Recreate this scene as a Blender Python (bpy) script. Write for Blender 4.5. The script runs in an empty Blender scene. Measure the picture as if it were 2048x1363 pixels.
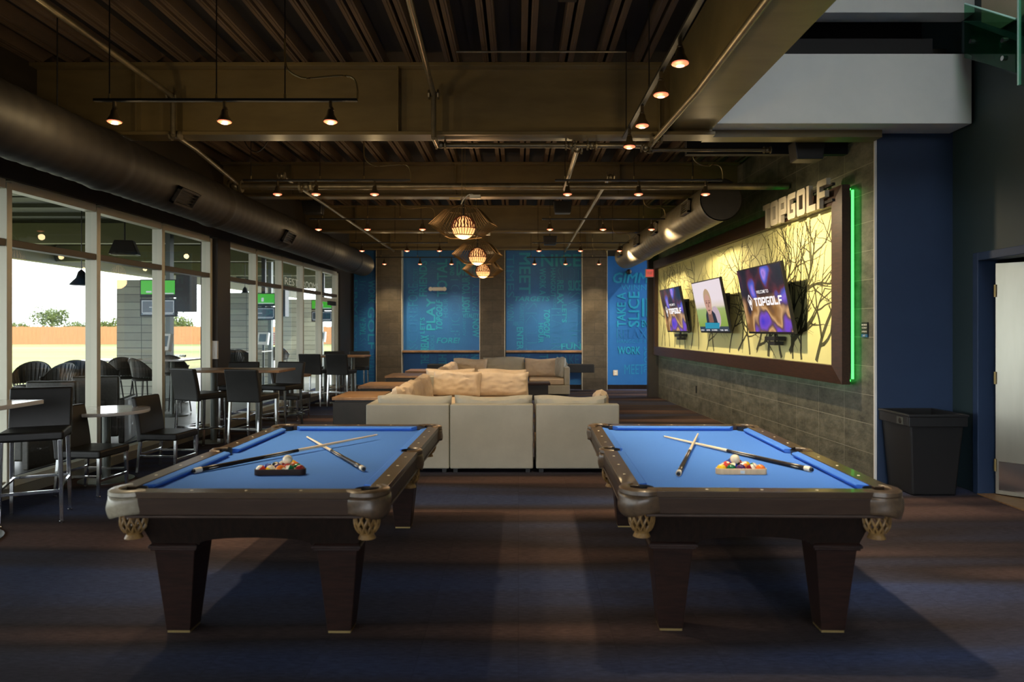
import bpy, math, random
from mathutils import Vector, Matrix, Euler
SC = bpy.context.scene
COL = SC.collection
R = math.radians
random.seed(7)
F = 1400.0            # focal length in pixels of the 2048 px wide frame
CX, CY, EYE = 1037.0, 657.0, 1.63

# ------------------------------------------------------------------ camera
cam_data = bpy.data.cameras.new('camera')
cam_data.sensor_fit = 'HORIZONTAL'
cam_data.sensor_width = 36.0
cam_data.lens = 36.0 * F / 2048.0
cam_data.shift_x = -(CX - 1024.0) / 2048.0
cam_data.shift_y = (CY - 681.5) / 2048.0
cam_data.clip_end = 400
cam_data.dof.use_dof = True
cam_data.dof.focus_distance = 7.5
cam_data.dof.aperture_fstop = 1.8
cam = bpy.data.objects.new('camera', cam_data)
COL.objects.link(cam)
cam.location = (0, 0, EYE)
cam.rotation_euler = (R(90), 0, 0)
SC.camera = cam

# ------------------------------------------------------------------ world, sun, exposure
w = bpy.data.worlds.new('world'); SC.world = w; w.use_nodes = True
bg = w.node_tree.nodes['Background']
bg.inputs[0].default_value = (0.92, 0.96, 1.0, 1)
bg.inputs[1].default_value = 5.8
sun_d = bpy.data.lights.new('sun', 'SUN'); sun_d.energy = 3.6; sun_d.angle = R(1.0); sun_d.color = (1, .9, .72)
sun = bpy.data.objects.new('sun', sun_d); COL.objects.link(sun)
sun.rotation_euler = Vector((-0.75, 0.35, -0.85)).to_track_quat('-Z', 'Y').to_euler()
vs = SC.view_settings
vs.view_transform = 'Standard'; vs.look = 'None'; vs.exposure = 0.0; vs.gamma = 1.0; vs.use_curve_mapping = False
SC.cycles.max_bounces = 7; SC.cycles.diffuse_bounces = 4; SC.cycles.glossy_bounces = 4
SC.cycles.transparent_max_bounces = 12; SC.cycles.transmission_bounces = 4
SC.cycles.sample_clamp_indirect = 4.0
SC.cycles.caustics_reflective = False; SC.cycles.caustics_refractive = False
SC.cycles.use_denoising = True

def X_at(px, D): return (px - CX) * D / F
def Z_at(py, D): return EYE - (py - CY) * D / F
def P(px, py, D): return Vector((X_at(px, D), D, Z_at(py, D)))

# ------------------------------------------------------------------ materials
def srgb(r, g, b):
    f = lambda c: (c/255/12.92 if c/255 <= .04045 else ((c/255+.055)/1.055)**2.4)
    return (f(r), f(g), f(b))
def mat(name, col=(.5,.5,.5), rough=.5, metal=0.0, emit=None, es=0.0, spec=.5, coat=0.0):
    m = bpy.data.materials.new(name); m.use_nodes = True
    b = m.node_tree.nodes['Principled BSDF']
    b.inputs['Base Color'].default_value = (*col, 1)
    b.inputs['Roughness'].default_value = rough
    b.inputs['Metallic'].default_value = metal
    b.inputs['Specular IOR Level'].default_value = spec
    b.inputs['Coat Weight'].default_value = coat
    if emit:
        b.inputs['Emission Color'].default_value = (*emit, 1)
        b.inputs['Emission Strength'].default_value = es
    return m
def nd(m, t, **kw):
    n = m.node_tree.nodes.new(t)
    for k, v in kw.items(): setattr(n, k, v)
    return n
def lk(m, a, b): m.node_tree.links.new(a, b)
def coords(m, scale=(1,1,1), rot=(0,0,0)):
    tc = nd(m, 'ShaderNodeTexCoord'); mp = nd(m, 'ShaderNodeMapping')
    mp.inputs['Scale'].default_value = scale; mp.inputs['Rotation'].default_value = rot
    lk(m, tc.outputs['Object'], mp.inputs['Vector']); return mp.outputs['Vector']
def ramp(m, fac, stops):
    r = nd(m, 'ShaderNodeValToRGB'); e = r.color_ramp.elements
    while len(e) < len(stops): e.new(.5)
    for i, (p, c) in enumerate(stops): e[i].position = p; e[i].color = (*c, 1)
    lk(m, fac, r.inputs['Fac']); return r.outputs['Color']
def noise(m, vec, scale, detail=4, rough=.6):
    n = nd(m, 'ShaderNodeTexNoise'); n.inputs['Scale'].default_value = scale
    n.inputs['Detail'].default_value = detail; n.inputs['Roughness'].default_value = rough
    lk(m, vec, n.inputs['Vector']); return n.outputs['Fac']
def bump(m, fac, strength=.2, dist=.01):
    b = nd(m, 'ShaderNodeBump'); b.inputs['Strength'].default_value = strength; b.inputs['Distance'].default_value = dist
    lk(m, fac, b.inputs['Height']); lk(m, b.outputs['Normal'], m.node_tree.nodes['Principled BSDF'].inputs['Normal'])
def bsdf(m): return m.node_tree.nodes['Principled BSDF']
def noisy(name, c1, c2, scale=5, stretch=(1,1,1), rough=.5, metal=0, b=0, bs=None, lo=.35, hi=.65, spec=.5, coat=0):
    m = mat(name, c1, rough, metal, spec=spec, coat=coat); v = coords(m, stretch)
    f = noise(m, v, scale); lk(m, ramp(m, f, [(lo, c1), (hi, c2)]), bsdf(m).inputs['Base Color'])
    if b: bump(m, noise(m, v, bs or scale*3), b)
    return m
def mixc(m, fac, a, b, mode='MIX'):
    n = nd(m, 'ShaderNodeMix', data_type='RGBA', blend_type=mode)
    for k, s in ((0, fac), (6, a), (7, b)):
        if hasattr(s, 'links') or isinstance(s, bpy.types.NodeSocket): lk(m, s, n.inputs[k])
        elif k == 0: n.inputs[0].default_value = s
        else: n.inputs[k].default_value = (*s, 1)
    return n.outputs[2]

M = {}
def carpet():
    m = mat('carpet', (.02,.02,.04), .95, spec=.1)
    v = coords(m, (.10, 1.0, 1)); f = noise(m, v, 1.25, 2, .5)
    base = ramp(m, f, [(.36, (.038,.050,.104)), (.46, (.038,.038,.056)), (.54, (.030,.023,.024)), (.66, (.105,.064,.054))])
    v2 = coords(m, (14, 110, 1)); f2 = noise(m, v2, 1.0, 4, .7)
    v3 = coords(m); f3 = noise(m, v3, 320, 2, .6)
    s = ramp(m, f2, [(.3, (.60,.60,.60)), (.7, (1.45,1.45,1.5))])
    s3 = ramp(m, f3, [(.3, (.7,.7,.7)), (.7, (1.35,1.35,1.35))])
    c = mixc(m, 1.0, base, s, 'MULTIPLY'); c = mixc(m, 1.0, c, s3, 'MULTIPLY')
    # carpet tile joints
    br = nd(m, 'ShaderNodeTexBrick', offset=.0); br.inputs['Scale'].default_value = 1
    br.inputs['Brick Width'].default_value = .5; br.inputs['Row Height'].default_value = .5
    br.inputs['Mortar Size'].default_value = .003; br.inputs['Color1'].default_value = (1,1,1,1)
    br.inputs['Color2'].default_value = (.9,.9,.9,1); br.inputs['Mortar'].default_value = (.8,.8,.8,1)
    lk(m, coords(m), br.inputs['Vector'])
    c = mixc(m, 1.0, c, br.outputs['Color'], 'MULTIPLY')
    lk(m, c, bsdf(m).inputs['Base Color']); bump(m, f3, .5, .004)
    return m
def tiles(name, axes, wd, ht, c1, c2, mortar, msz=.004, rough=.45):
    m = mat(name, c1, rough); tc = nd(m, 'ShaderNodeTexCoord'); sp = nd(m, 'ShaderNodeSeparateXYZ'); cb = nd(m, 'ShaderNodeCombineXYZ')
    lk(m, tc.outputs['Object'], sp.inputs[0]); lk(m, sp.outputs[axes[0]], cb.inputs[0]); lk(m, sp.outputs[axes[1]], cb.inputs[1])
    br = nd(m, 'ShaderNodeTexBrick', offset=.5 if name == 'column_tile' else .0); br.inputs['Scale'].default_value = 1
    br.inputs['Brick Width'].default_value = wd; br.inputs['Row Height'].default_value = ht
    br.inputs['Mortar Size'].default_value = msz; br.inputs['Mortar Smooth'].default_value = .2
    br.inputs['Color1'].default_value = (1,1,1,1); br.inputs['Color2'].default_value = (.72,.72,.72,1); br.inputs['Mortar'].default_value = (0,0,0,1)
    lk(m, cb.outputs[0], br.inputs['Vector'])
    v = coords(m, (1, 1, 2.2)); f = noise(m, v, 3.2, 8, .72)
    base = ramp(m, f, [(.34, c1), (.66, c2)])
    c = mixc(m, 1.0, base, br.outputs['Color'], 'MULTIPLY')
    c = mixc(m, br.outputs['Fac'], c, mortar)
    lk(m, c, bsdf(m).inputs['Base Color'])
    bump(m, noise(m, v, 26, 6, .7), .25, .01)
    return m
def thin_glass(name, tint=(.93,.97,.95), refl=None):
    m = bpy.data.materials.new(name); m.use_nodes = True; nt = m.node_tree; nt.nodes.clear()
    out = nt.nodes.new('ShaderNodeOutputMaterial'); mix = nt.nodes.new('ShaderNodeMixShader')
    tr = nt.nodes.new('ShaderNodeBsdfTransparent'); tr.inputs[0].default_value = (*tint, 1)
    gl = nt.nodes.new('ShaderNodeBsdfGlossy'); gl.inputs['Roughness'].default_value = .01
    fr = nt.nodes.new('ShaderNodeFresnel'); fr.inputs['IOR'].default_value = 1.45
    mix.inputs[0].default_value = refl or 0
    if refl is None: nt.links.new(fr.outputs[0], mix.inputs[0])
    nt.links.new(tr.outputs[0], mix.inputs[1]); nt.links.new(gl.outputs[0], mix.inputs[2])
    nt.links.new(mix.outputs[0], out.inputs[0]); return m

M['carpet'] = carpet()
def vinyl():
    m = bpy.data.materials.new('white_vinyl'); m.use_nodes = True; nt = m.node_tree; nt.nodes.clear()
    out = nt.nodes.new('ShaderNodeOutputMaterial'); mix = nt.nodes.new('ShaderNodeMixShader'); mix.inputs[0].default_value = .5
    a = nt.nodes.new('ShaderNodeBsdfTranslucent'); b = nt.nodes.new('ShaderNodeBsdfDiffuse'); a.inputs[0].default_value = b.inputs[0].default_value = (.9, .9, .85, 1)
    nt.links.new(a.outputs[0], mix.inputs[1]); nt.links.new(b.outputs[0], mix.inputs[2]); nt.links.new(mix.outputs[0], out.inputs[0]); return m
M['vinyl'] = vinyl()
M['wall_tile'] = tiles('wall_tile', (0, 2), .62, .308, (.055,.058,.045), (.20,.20,.155), (.28,.28,.22), .0035)
M['column_tile'] = tiles('column_tile', (0, 2), .46, .30, (.060,.048,.030), (.105,.085,.056), (.030,.025,.018), .004, .5)
M['navy'] = noisy('navy_paint', (.017,.036,.085), (.020,.042,.095), 3, rough=.5)
M['dark_wall'] = mat('dark_green_paint', (.022,.040,.044), .5)
M['header'] = noisy('brown_black_paint', (.030,.024,.017), (.040,.031,.021), 3, rough=.5)
M['beam'] = noisy('beam_paint', (.135,.102,.045), (.19,.145,.066), 4, (.3,1,1), rough=.38, spec=.6)
M['deck'] = noisy('deck_paint', (.088,.060,.039), (.12,.080,.052), 5, (1,.3,1), rough=.6)
M['deck_shade'] = mat('deck_recess_shade', (.010,.009,.010), .8)  # near-black: shade between the ribs put into the colour
M['grey_face'] = noisy('grey_plaster', (.78,.80,.77), (.84,.85,.81), 2, rough=.7)
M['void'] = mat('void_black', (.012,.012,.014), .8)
M['pipe'] = noisy('galvanised_pipe', (.16,.14,.09), (.24,.20,.13), 8, rough=.35, metal=.6)
M['duct'] = noisy('duct_metal', (.16,.14,.10), (.22,.19,.135), 6, (1,.4,1), rough=.5, metal=.3)
M['duct_dark'] = noisy('duct_dark', (.013,.011,.010), (.020,.016,.013), 6, rough=.6, metal=.0)
M['duct_white'] = mat('duct_sock', (.42,.40,.30), .6)
M['black'] = mat('black_plastic', (.010,.010,.011), .45)
M['black_metal'] = mat('black_metal', (.022,.020,.018), .4, .4)
M['brass'] = mat('dull_brass', (.30,.22,.09), .4, .7)
M['chrome'] = mat('chrome', (.72,.74,.75), .12, 1.0)
M['steel'] = noisy('brushed_steel', (.42,.40,.33), (.52,.50,.42), 3, (1,1,.15), rough=.32, metal=.9)
M['leather_black'] = noisy('black_vinyl', (.012,.012,.011), (.017,.016,.015), 6, rough=.42, b=.08, spec=.35)
M['sofa'] = noisy('taupe_leather', (.31,.30,.25), (.36,.345,.29), 2.2, rough=.48, b=.10, bs=30)
M['pillow'] = noisy('warm_leather', (.44,.35,.26), (.52,.42,.31), 3, rough=.45, b=.12, bs=14)
M['wood_dark'] = noisy('espresso_wood', (.012,.006,.005), (.024,.011,.008), 6, (1,8,8), rough=.38, spec=.22)
M['wood_fascia'] = noisy('brown_fascia_wood', (.034,.020,.014), (.048,.028,.019), 6, (1,8,8), rough=.38, spec=.3)
M['sill'] = mat('window_sill', (.24,.23,.19), .35, .2)
M['wood_black'] = noisy('ebony_wood', (.010,.007,.006), (.018,.011,.008), 6, (8,8,1), rough=.4, spec=.2)
M['wood_rail'] = noisy('rail_wood', (.040,.022,.011), (.055,.030,.014), 5, (2,8,8), rough=.3, spec=.4, coat=.12)
M['wood_top'] = noisy('oak_slab', (.16,.085,.035), (.30,.17,.08), 5, (1,9,1), rough=.35)
M['wood_light'] = noisy('maple', (.76,.50,.25), (.88,.62,.34), 6, (6,1,1), rough=.35)
M['shaft'] = noisy('cue_shaft', (.80,.64,.42), (.90,.74,.52), 6, rough=.3)
M['cloth'] = noisy('blue_cloth', (.062,.20,.66), (.075,.22,.70), 300, rough=.92, spec=.15)
M['cream'] = mat('cream_inlay', (.80,.72,.55), .3)
M['white'] = mat('white_plastic', (.80,.80,.76), .35)
M['almond'] = mat('almond_plastic', (.72,.62,.45), .4)
M['bronze'] = noisy('antique_bronze', (.20,.15,.09), (.36,.28,.18), 20, rough=.30, metal=.85)
M['net'] = noisy('tan_leather', (.13,.07,.022), (.27,.155,.05), 25, rough=.45)
M['frame'] = mat('window_frame', (.62,.60,.48), .4, .2)
M['frame_unlit'] = mat('window_rail', (.075,.055,.035), .45)  # mid rails: unlit side of the frame put into a darker colour
M['glass'] = thin_glass('window_glass')
M['green_glass'] = thin_glass('green_glass', (.42,.72,.56), .06)
M['mural'] = noisy('mural_blue', (.012,.13,.42), (.016,.155,.48), 2, rough=.5)
M['word_hi'] = mat('mural_word_bright', (.014,.32,.56), .5)
M['word_lo'] = mat('mural_word_faint', (.014,.25,.52), .5)
M['word_line'] = mat('mural_word_line', (.02,.30,.55), .5)
M['panel'] = noisy('pale_panel', (.76,.76,.34), (.80,.79,.37), 1.5, rough=.5)
M['gallery'] = noisy('gallery_beige', (.50,.40,.27), (.56,.45,.31), 2, rough=.7)
M['branch'] = mat('branch_ink', (.075,.078,.035), .6)
M['mahogany'] = noisy('mahogany_frame', (.026,.011,.006), (.050,.020,.010), 7, (1,7,7), rough=.38)
M['led_green'] = mat('green_led', (.05,.5,.1), .5, emit=(.07,1,.12), es=3.0)
M['bulb'] = mat('bulb_glow', (.25,.05,.02), .5, emit=(1,.25,.13), es=1.15)
M['bulb_core'] = mat('bulb_core', (.5,.4,.3), .5, emit=(1,.68,.50), es=2.2)
M['globe'] = mat('globe_glow', (1,.7,.4), .3, emit=(1,.43,.15), es=1.45)
M['shade_wire'] = mat('shade_wire', (.14,.10,.045), .45, .5)
M['globe_rib'] = mat('globe_rib', (.10,.015,.008), .5)
M['lamp_cone'] = mat('lamp_socket', (.12,.09,.05), .3, .6)
M['letter'] = mat('brushed_letter', (.60,.56,.44), .35, .3)
M['exit_red'] = mat('exit_red', (.8,.05,.03), .4, emit=(1,.16,.12), es=.5)
M['deck_out'] = noisy('patio_deck', (.030,.032,.017), (.042,.045,.022), 4, rough=.6)
M['patio_beam'] = mat('patio_beam', (.11,.11,.05), .5)
M['patio_floor'] = noisy('patio_concrete', (.30,.31,.30), (.38,.39,.38), 2, rough=.35)
M['siding'] = tiles('siding', (0, 2), 9, .155, (.36,.37,.29), (.42,.43,.34), (.04,.04,.03), .006)
M['fence'] = noisy('cedar_fence', (.33,.15,.062), (.41,.19,.08), 4, (6,6,.3), rough=.8)
M['grass'] = noisy('range_grass', (.085,.125,.022), (.24,.20,.075), .07, (.25,1.6,1), rough=.95)
M['leaf'] = noisy('leaves', (.06,.085,.016), (.12,.15,.035), 3, rough=.8)
M['bark'] = mat('bark', (.10,.07,.04), .9)
M['wicker'] = noisy('dark_wire', (.035,.032,.025), (.055,.050,.038), 30, rough=.4)
M['table_white'] = mat('pale_laminate', (.66,.64,.62), .12, coat=.4)
M['grey_post'] = mat('grey_post', (.085,.095,.085), .35, .4)
M['nav_sign'] = mat('blue_sign', (.02,.12,.30), .4)

# ------------------------------------------------------------------ mesh builder
class MB:
    def __init__(s): s.v = []; s.f = []; s.m = []
    def add(s, vs, fs, mi=0):
        o = len(s.v); s.v += [tuple(x) for x in vs]
        for f in fs: s.f.append(tuple(i + o for i in f)); s.m.append(mi)
        return s
    def box(s, x0, x1, y0, y1, z0, z1, mi=0, mt=None):
        v = [Vector((x, y, z)) for z in (z0, z1) for y in (y0, y1) for x in (x0, x1)]
        if mt: v = [mt @ p for p in v]
        return s.add(v, [(0,2,3,1), (4,5,7,6), (0,1,5,4), (2,6,7,3), (0,4,6,2), (1,3,7,5)], mi)
    def taper(s, c0, h0, c1, h1, mi=0):   # frustum between two z-rectangles: c=(x,y,z), h=(hx,hy)
        v = []
        for c, h in ((c0, h0), (c1, h1)):
            v += [(c[0]-h[0], c[1]-h[1], c[2]), (c[0]+h[0], c[1]-h[1], c[2]), (c[0]+h[0], c[1]+h[1], c[2]), (c[0]-h[0], c[1]+h[1], c[2])]
        return s.add(v, [(3,2,1,0), (4,5,6,7), (0,1,5,4), (1,2,6,5), (2,3,7,6), (3,0,4,7)], mi)
    def tube(s, pts, r, n=8, mi=0, cap=True):
        pts = [Vector(p) for p in pts]
        rs = r if isinstance(r, (list, tuple)) else [r]*len(pts)
        o = len(s.v); up = None
        for i, p in enumerate(pts):
            d = (pts[min(i+1, len(pts)-1)] - pts[max(i-1, 0)]).normalized()
            if up is None: up = Vector((0,0,1)) if abs(d.z) < .9 else Vector((1,0,0))
            a = d.cross(up).normalized(); b = d.cross(a).normalized(); up = -b if False else up
            for k in range(n):
                t = 2*math.pi*k/n; s.v.append(tuple(p + (a*math.cos(t) + b*math.sin(t))*rs[i]))
        for i in range(len(pts)-1):
            for k in range(n):
                k2 = (k+1) % n
                s.f.append((o+i*n+k, o+i*n+k2, o+(i+1)*n+k2, o+(i+1)*n+k)); s.m.append(mi)
        if cap:
            s.f.append(tuple(o+k for k in range(n-1,-1,-1))); s.m.append(mi)
            e = o+(len(pts)-1)*n; s.f.append(tuple(e+k for k in range(n))); s.m.append(mi)
        return s
    def lathe(s, prof, c=(0,0,0), n=24, mi=0, a0=0, a1=2*math.pi, sx=1, sy=1):
        full = abs(a1-a0-2*math.pi) < 1e-6; nn = n if full else n+1; o = len(s.v)
        for r, z in prof:
            for k in range(nn):
                t = a0 + (a1-a0)*k/n; s.v.append((c[0]+r*sx*math.cos(t), c[1]+r*sy*math.sin(t), c[2]+z))
        for i in range(len(prof)-1):
            for k in range(n):
                k2 = (k+1) % nn
                s.f.append((o+i*nn+k, o+i*nn+k2, o+(i+1)*nn+k2, o+(i+1)*nn+k)); s.m.append(mi)
        return s
    def disc(s, c, r, z, n=24, mi=0):
        v = [(c[0]+r*math.cos(2*math.pi*k/n), c[1]+r*math.sin(2*math.pi*k/n), z) for k in range(n)]
        return s.add(v, [tuple(range(n))], mi)
    def prism(s, poly, z0, z1, mi=0, mt=None):   # poly = xy loop
        n = len(poly); v = [Vector((x, y, z)) for z in (z0, z1) for x, y in poly]
        if mt: v = [mt @ p for p in v]
        return s.add(v, [tuple(range(n-1,-1,-1)), tuple(range(n, 2*n))] + [(i, (i+1)%n, n+(i+1)%n, n+i) for i in range(n)], mi)
    def sphere(s, c, r, n=16, m=10, mi=0):
        prof = [(r*math.sin(math.pi*i/m), -r*math.cos(math.pi*i/m)) for i in range(m+1)]
        prof[0] = (r*.001, -r); prof[-1] = (r*.001, r)
        return s.lathe(prof, c, n, mi)
    def build(s, name, mats, parent=None, smooth=False, bevel=0, seg=2, loc=None, rz=0):
        me = bpy.data.meshes.new(name); me.from_pydata(s.v, [], s.f)
        if not isinstance(mats, (list, tuple)): mats = [mats]
        for m in mats: me.materials.append(m)
        if len(mats) > 1: me.polygons.foreach_set('material_index', s.m)
        if smooth:
            me.polygons.foreach_set('use_smooth', [True]*len(s.f))
            me.set_sharp_from_angle(angle=R(40))
        me.update()
        o = bpy.data.objects.new(name, me); COL.objects.link(o)
        if parent: o.parent = parent
        if loc is not None: o.location = loc
        o.rotation_euler.z = rz
        if bevel:
            b = o.modifiers.new('bevel', 'BEVEL'); b.width = bevel; b.segments = seg; b.limit_method = 'ANGLE'; b.angle_limit = R(40)
            if smooth is False:
                me.polygons.foreach_set('use_smooth', [True]*len(s.f)); b.harden_normals = True
        return o
def tag(o, label=None, cat=None, group=None, kind=None):
    if label: o['label'] = label
    if cat: o['category'] = cat
    if group: o['group'] = group
    if kind: o['kind'] = kind
    return o
def thing(name, label, cat, loc=(0,0,0), rz=0, group=None):
    o = bpy.data.objects.new(name, None); COL.objects.link(o); o.empty_display_size = .05
    o.location = loc; o.rotation_euler = (0,0,rz); return tag(o, label, cat, group)
def struct(name, mb, m, **kw):
    return tag(mb.build(name, m, **kw), kind='structure')
def copy_tree(o, parent=None):
    c = o.copy(); COL.objects.link(c)
    if parent: c.parent = parent
    for ch in [x for x in bpy.data.objects if x.parent == o and x is not c]: copy_tree(ch, c)
    return c
def dup(o, label, loc, rz=0, group=None):
    c = copy_tree(o); c.location = loc; c.rotation_euler = (0,0,rz); c['label'] = label
    if group: c['group'] = group
    return c
def text_verts(s, shear=0, bold=0, depth=0, spacing=1.0):
    cu = bpy.data.curves.new('t', 'FONT'); cu.body = s; cu.size = 1; cu.shear = shear; cu.offset = bold; cu.extrude = depth; cu.space_character = spacing
    cu.resolution_u = 2
    o = bpy.data.objects.new('t', cu); COL.objects.link(o)
    dg = bpy.context.evaluated_depsgraph_get(); me = bpy.data.meshes.new_from_object(o.evaluated_get(dg))
    v = [x.co.copy() for x in me.vertices]; f = [tuple(p.vertices) for p in me.polygons]
    bpy.data.objects.remove(o); bpy.data.curves.remove(cu); bpy.data.meshes.remove(me)
    return v, f
def text_into(mb, s, c, w, h, mt, rot=0, mi=0, depth=0.0, **kw):
    """fit the word into a w x h box centred on c=(u,v) of the plane; mt maps (u, v, out) to the object's space"""
    v, f = text_verts(s, depth=1 if depth else 0, **kw)
    if not v: return
    xs = [p.x for p in v]; ys = [p.y for p in v]; x0, x1, y0, y1 = min(xs), max(xs), min(ys), max(ys)
    ww, hh = (w, h) if rot == 0 else (h, w)
    out = []
    for p in v:
        a = ((p.x-x0)/(x1-x0)-.5)*ww; b = ((p.y-y0)/(y1-y0)-.5)*hh
        if rot == 90: a, b = -b, a
        elif rot == -90: a, b = b, -a
        out.append(mt @ Vector((c[0]+a, c[1]+b, (p.z+1)*.5*depth if depth else 0)))
    mb.add(out, f, mi)
# ================================================================== THE ROOM
DK = 4.27                       # underside of the roof deck
# floor
struct('floor', MB().box(-5.6, 7.0, -6, 19.5, -.1, 0), M['carpet'])
# --- left window wall frame of reference: local x runs along the wall, local y points outside
WL = thing_dir = math.atan2(1, .03)
wl_o = Vector((-4.95 - .03*(6.8+6), -6, 0))
def wl(y, out=0, z=0):          # world point on the window wall
    return Vector((-4.95 + .03*(y-6.8) - out, y, z))
def wu(y): return (y + 6) * math.sqrt(1+.03**2)
SILL, MID0, MID1, HEAD = .14, 2.42, 2.49, 3.03
mull = [-4.4, -3.0, -1.6, -.2, 1.2, 2.6, 4.0, 5.35, 6.72, 8.08, 9.47, 10.85]
mull2 = [11.45, 12.60, 13.85, 15.08, 16.35, 17.65]
wall = MB()
wall.box(wu(-6), wu(19.3), -.10, .12, HEAD+.03, DK+.3)
wall.box(wu(-6), wu(-4.4), -.1, .12, 0, HEAD+.03)
wall.box(wu(10.93), wu(11.38), -.13, .14, 0, HEAD+.03)
wall.box(wu(17.74), wu(19.3), -.10, .12, 0, HEAD+.03)
wall_left = struct('wall_left', wall, M['header'], loc=wl_o, rz=WL)
trim = MB().box(wu(-4.4), wu(10.93), -.07, .07, 0, .10).box(wu(11.38), wu(17.7), -.07, .07, 0, .10)
struct('trim_1', trim, M['sill'], loc=wl_o, rz=WL)
n = 0
for ms in (mull, mull2):
    for a, b in zip(ms[:-1], ms[1:]):
        n += 1; fr = MB()
        a0, b0 = wu(a), wu(b)
        fr.box(a0-.035, a0+.035, -.07, .07, .10, HEAD, 0)
        if b == ms[-1]: fr.box(b0-.035, b0+.035, -.07, .07, .10, HEAD, 0)
        e = b0 + (.035 if b == ms[-1] else -.035)
        fr.box(a0+.035, b0-.035, -.06, .06, MID0, MID1, 1)
        fr.box(a0+.035, b0-.035, -.06, .06, HEAD-.06, HEAD+.03, 0)
        fr.box(a0+.035, b0-.035, -.055, .055, .10, .17, 0)
        wnd = struct('window_%d' % n, fr, [M['frame'], M['frame_unlit']], loc=wl_o, rz=WL, bevel=.004, seg=1)
        for nm_, z0_, z1_ in (('lower_pane', .17, MID0), ('transom_pane', MID1, HEAD-.06)):
            MB().add([(a0+.035, 0, z0_), (b0-.035, 0, z0_), (b0-.035, 0, z1_), (a0+.035, 0, z1_)], [(0,1,2,3)]).build(nm_, M['glass'], wnd)
# the glazed exit door in the last bay
dr = struct('door_1', MB().box(wu(16.45), wu(16.53), -.03, .03, .02, 2.38).box(wu(17.47), wu(17.56), -.03, .03, .02, 2.38)
            .box(wu(16.53), wu(17.47), -.03, .03, .02, .22).box(wu(16.53), wu(17.47), -.03, .03, 2.28, 2.38), M['frame'], loc=wl_o, rz=WL)
MB().box(wu(16.50), wu(17.5), -.09, -.05, .98, 1.03).build('push_bar', M['chrome'], dr)
MB().box(wu(16.9), wu(17.4), -.10, -.03, 2.20, 2.30).build('door_closer', M['black'], dr)

# --- back wall, with blue word murals between tiled pillars
BW = 18.9
struct('wall_back', MB().box(-5.0, 6.6, BW+.06, BW+.3, 0, DK+.3), M['header'])
def mural(label, px0, px1, py0, words, base='mural'):
    x0, x1 = X_at(px0, BW), X_at(px1, BW); z1 = Z_at(py0, BW)
    t = thing('word_mural', label, 'wall mural', ((x0+x1)/2, BW, 0), 0, 'blue word murals on the back wall')
    cxm = (x0+x1)/2
    mb = [MB(), MB(), MB()]
    mt = Matrix.Translation((-cxm, -.004, 0)) @ Matrix(((1,0,0,0), (0,0,-1,0), (0,1,0,0), (0,0,0,1)))
    for wd, zx0, zy0, zx1, zy1, rot, kind in words:
        a0, a1 = X_at(680+.3229*zx0, BW), X_at(680+.3229*zx1, BW)
        b1, b0 = Z_at(460+.3229*zy0, BW), Z_at(460+.3229*zy1, BW)
        a0 = max(a0, x0+.01); a1 = min(a1, x1-.01)
        if kind == 2:           # outlined word: drawn as a thin pale stroke round a fill of the wall's own blue
            text_into(mb[2], wd, ((a0+a1)/2, (b0+b1)/2), a1-a0, b1-b0, mt, rot)
            mt2 = Matrix.Translation((0, -.003, 0)) @ mt
            text_into(mb[0], wd, ((a0+a1)/2, (b0+b1)/2), (a1-a0)*.965, (b1-b0)*.97, mt2, rot, mi=1, bold=0.0)
        else:
            st_ = .022*min(a1-a0, b1-b0)
            for n_q, q_ in enumerate(((-st_, -st_), (st_, st_), (-st_, st_), (st_, -st_)) if kind == 0 else ((0, 0),)):
                text_into(mb[kind], wd, ((a0+a1)/2+q_[0], (b0+b1)/2+q_[1]), a1-a0-2*st_, b1-b0-2*st_, Matrix.Translation((0, -.0016*n_q, 0)) @ mt, rot, shear=.2 if wd in ('TARGETS', 'FORE!', 'GIMME', 'TOPGOLF') else 0)
    bd = MB().box(x0-cxm, x1-cxm, 0, .055, .12, z1)
    bd.add(mb[0].v, []); o_ = 8
    for q, src, mp in ((0, mb[0], {0: 1, 1: 0}), (1, mb[1], {0: 2}), (2, mb[2], {0: 3})):
        if q: o_ = len(bd.v); bd.v += src.v
        for f, k in zip(src.f, src.m): bd.f.append(tuple(i+o_ for i in f)); bd.m.append(mp[k])
    bd.build('mural_board', [M[base], M['word_hi'], M['word_lo'], M['word_line']], t)
    return t
mural('narrow blue word mural in the left corner beside the windows', 708, 751, 500, [
 ('TOPGOLF',40,268,222,300,0,2), ('DRIVE',45,308,108,565,-90,0), ('HANGOUT',118,305,160,545,90,2), ('WORK',175,310,225,455,-90,0),
 ('GOLF',172,475,224,735,-90,0), ('RELAX',42,595,105,765,90,1), ('TAKE A',122,545,160,650,90,0), ('SWING',122,670,160,860,-90,2),
 ('VITALITY',172,760,215,950,-90,1), ('PLAY',60,790,110,930,90,2)])
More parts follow.
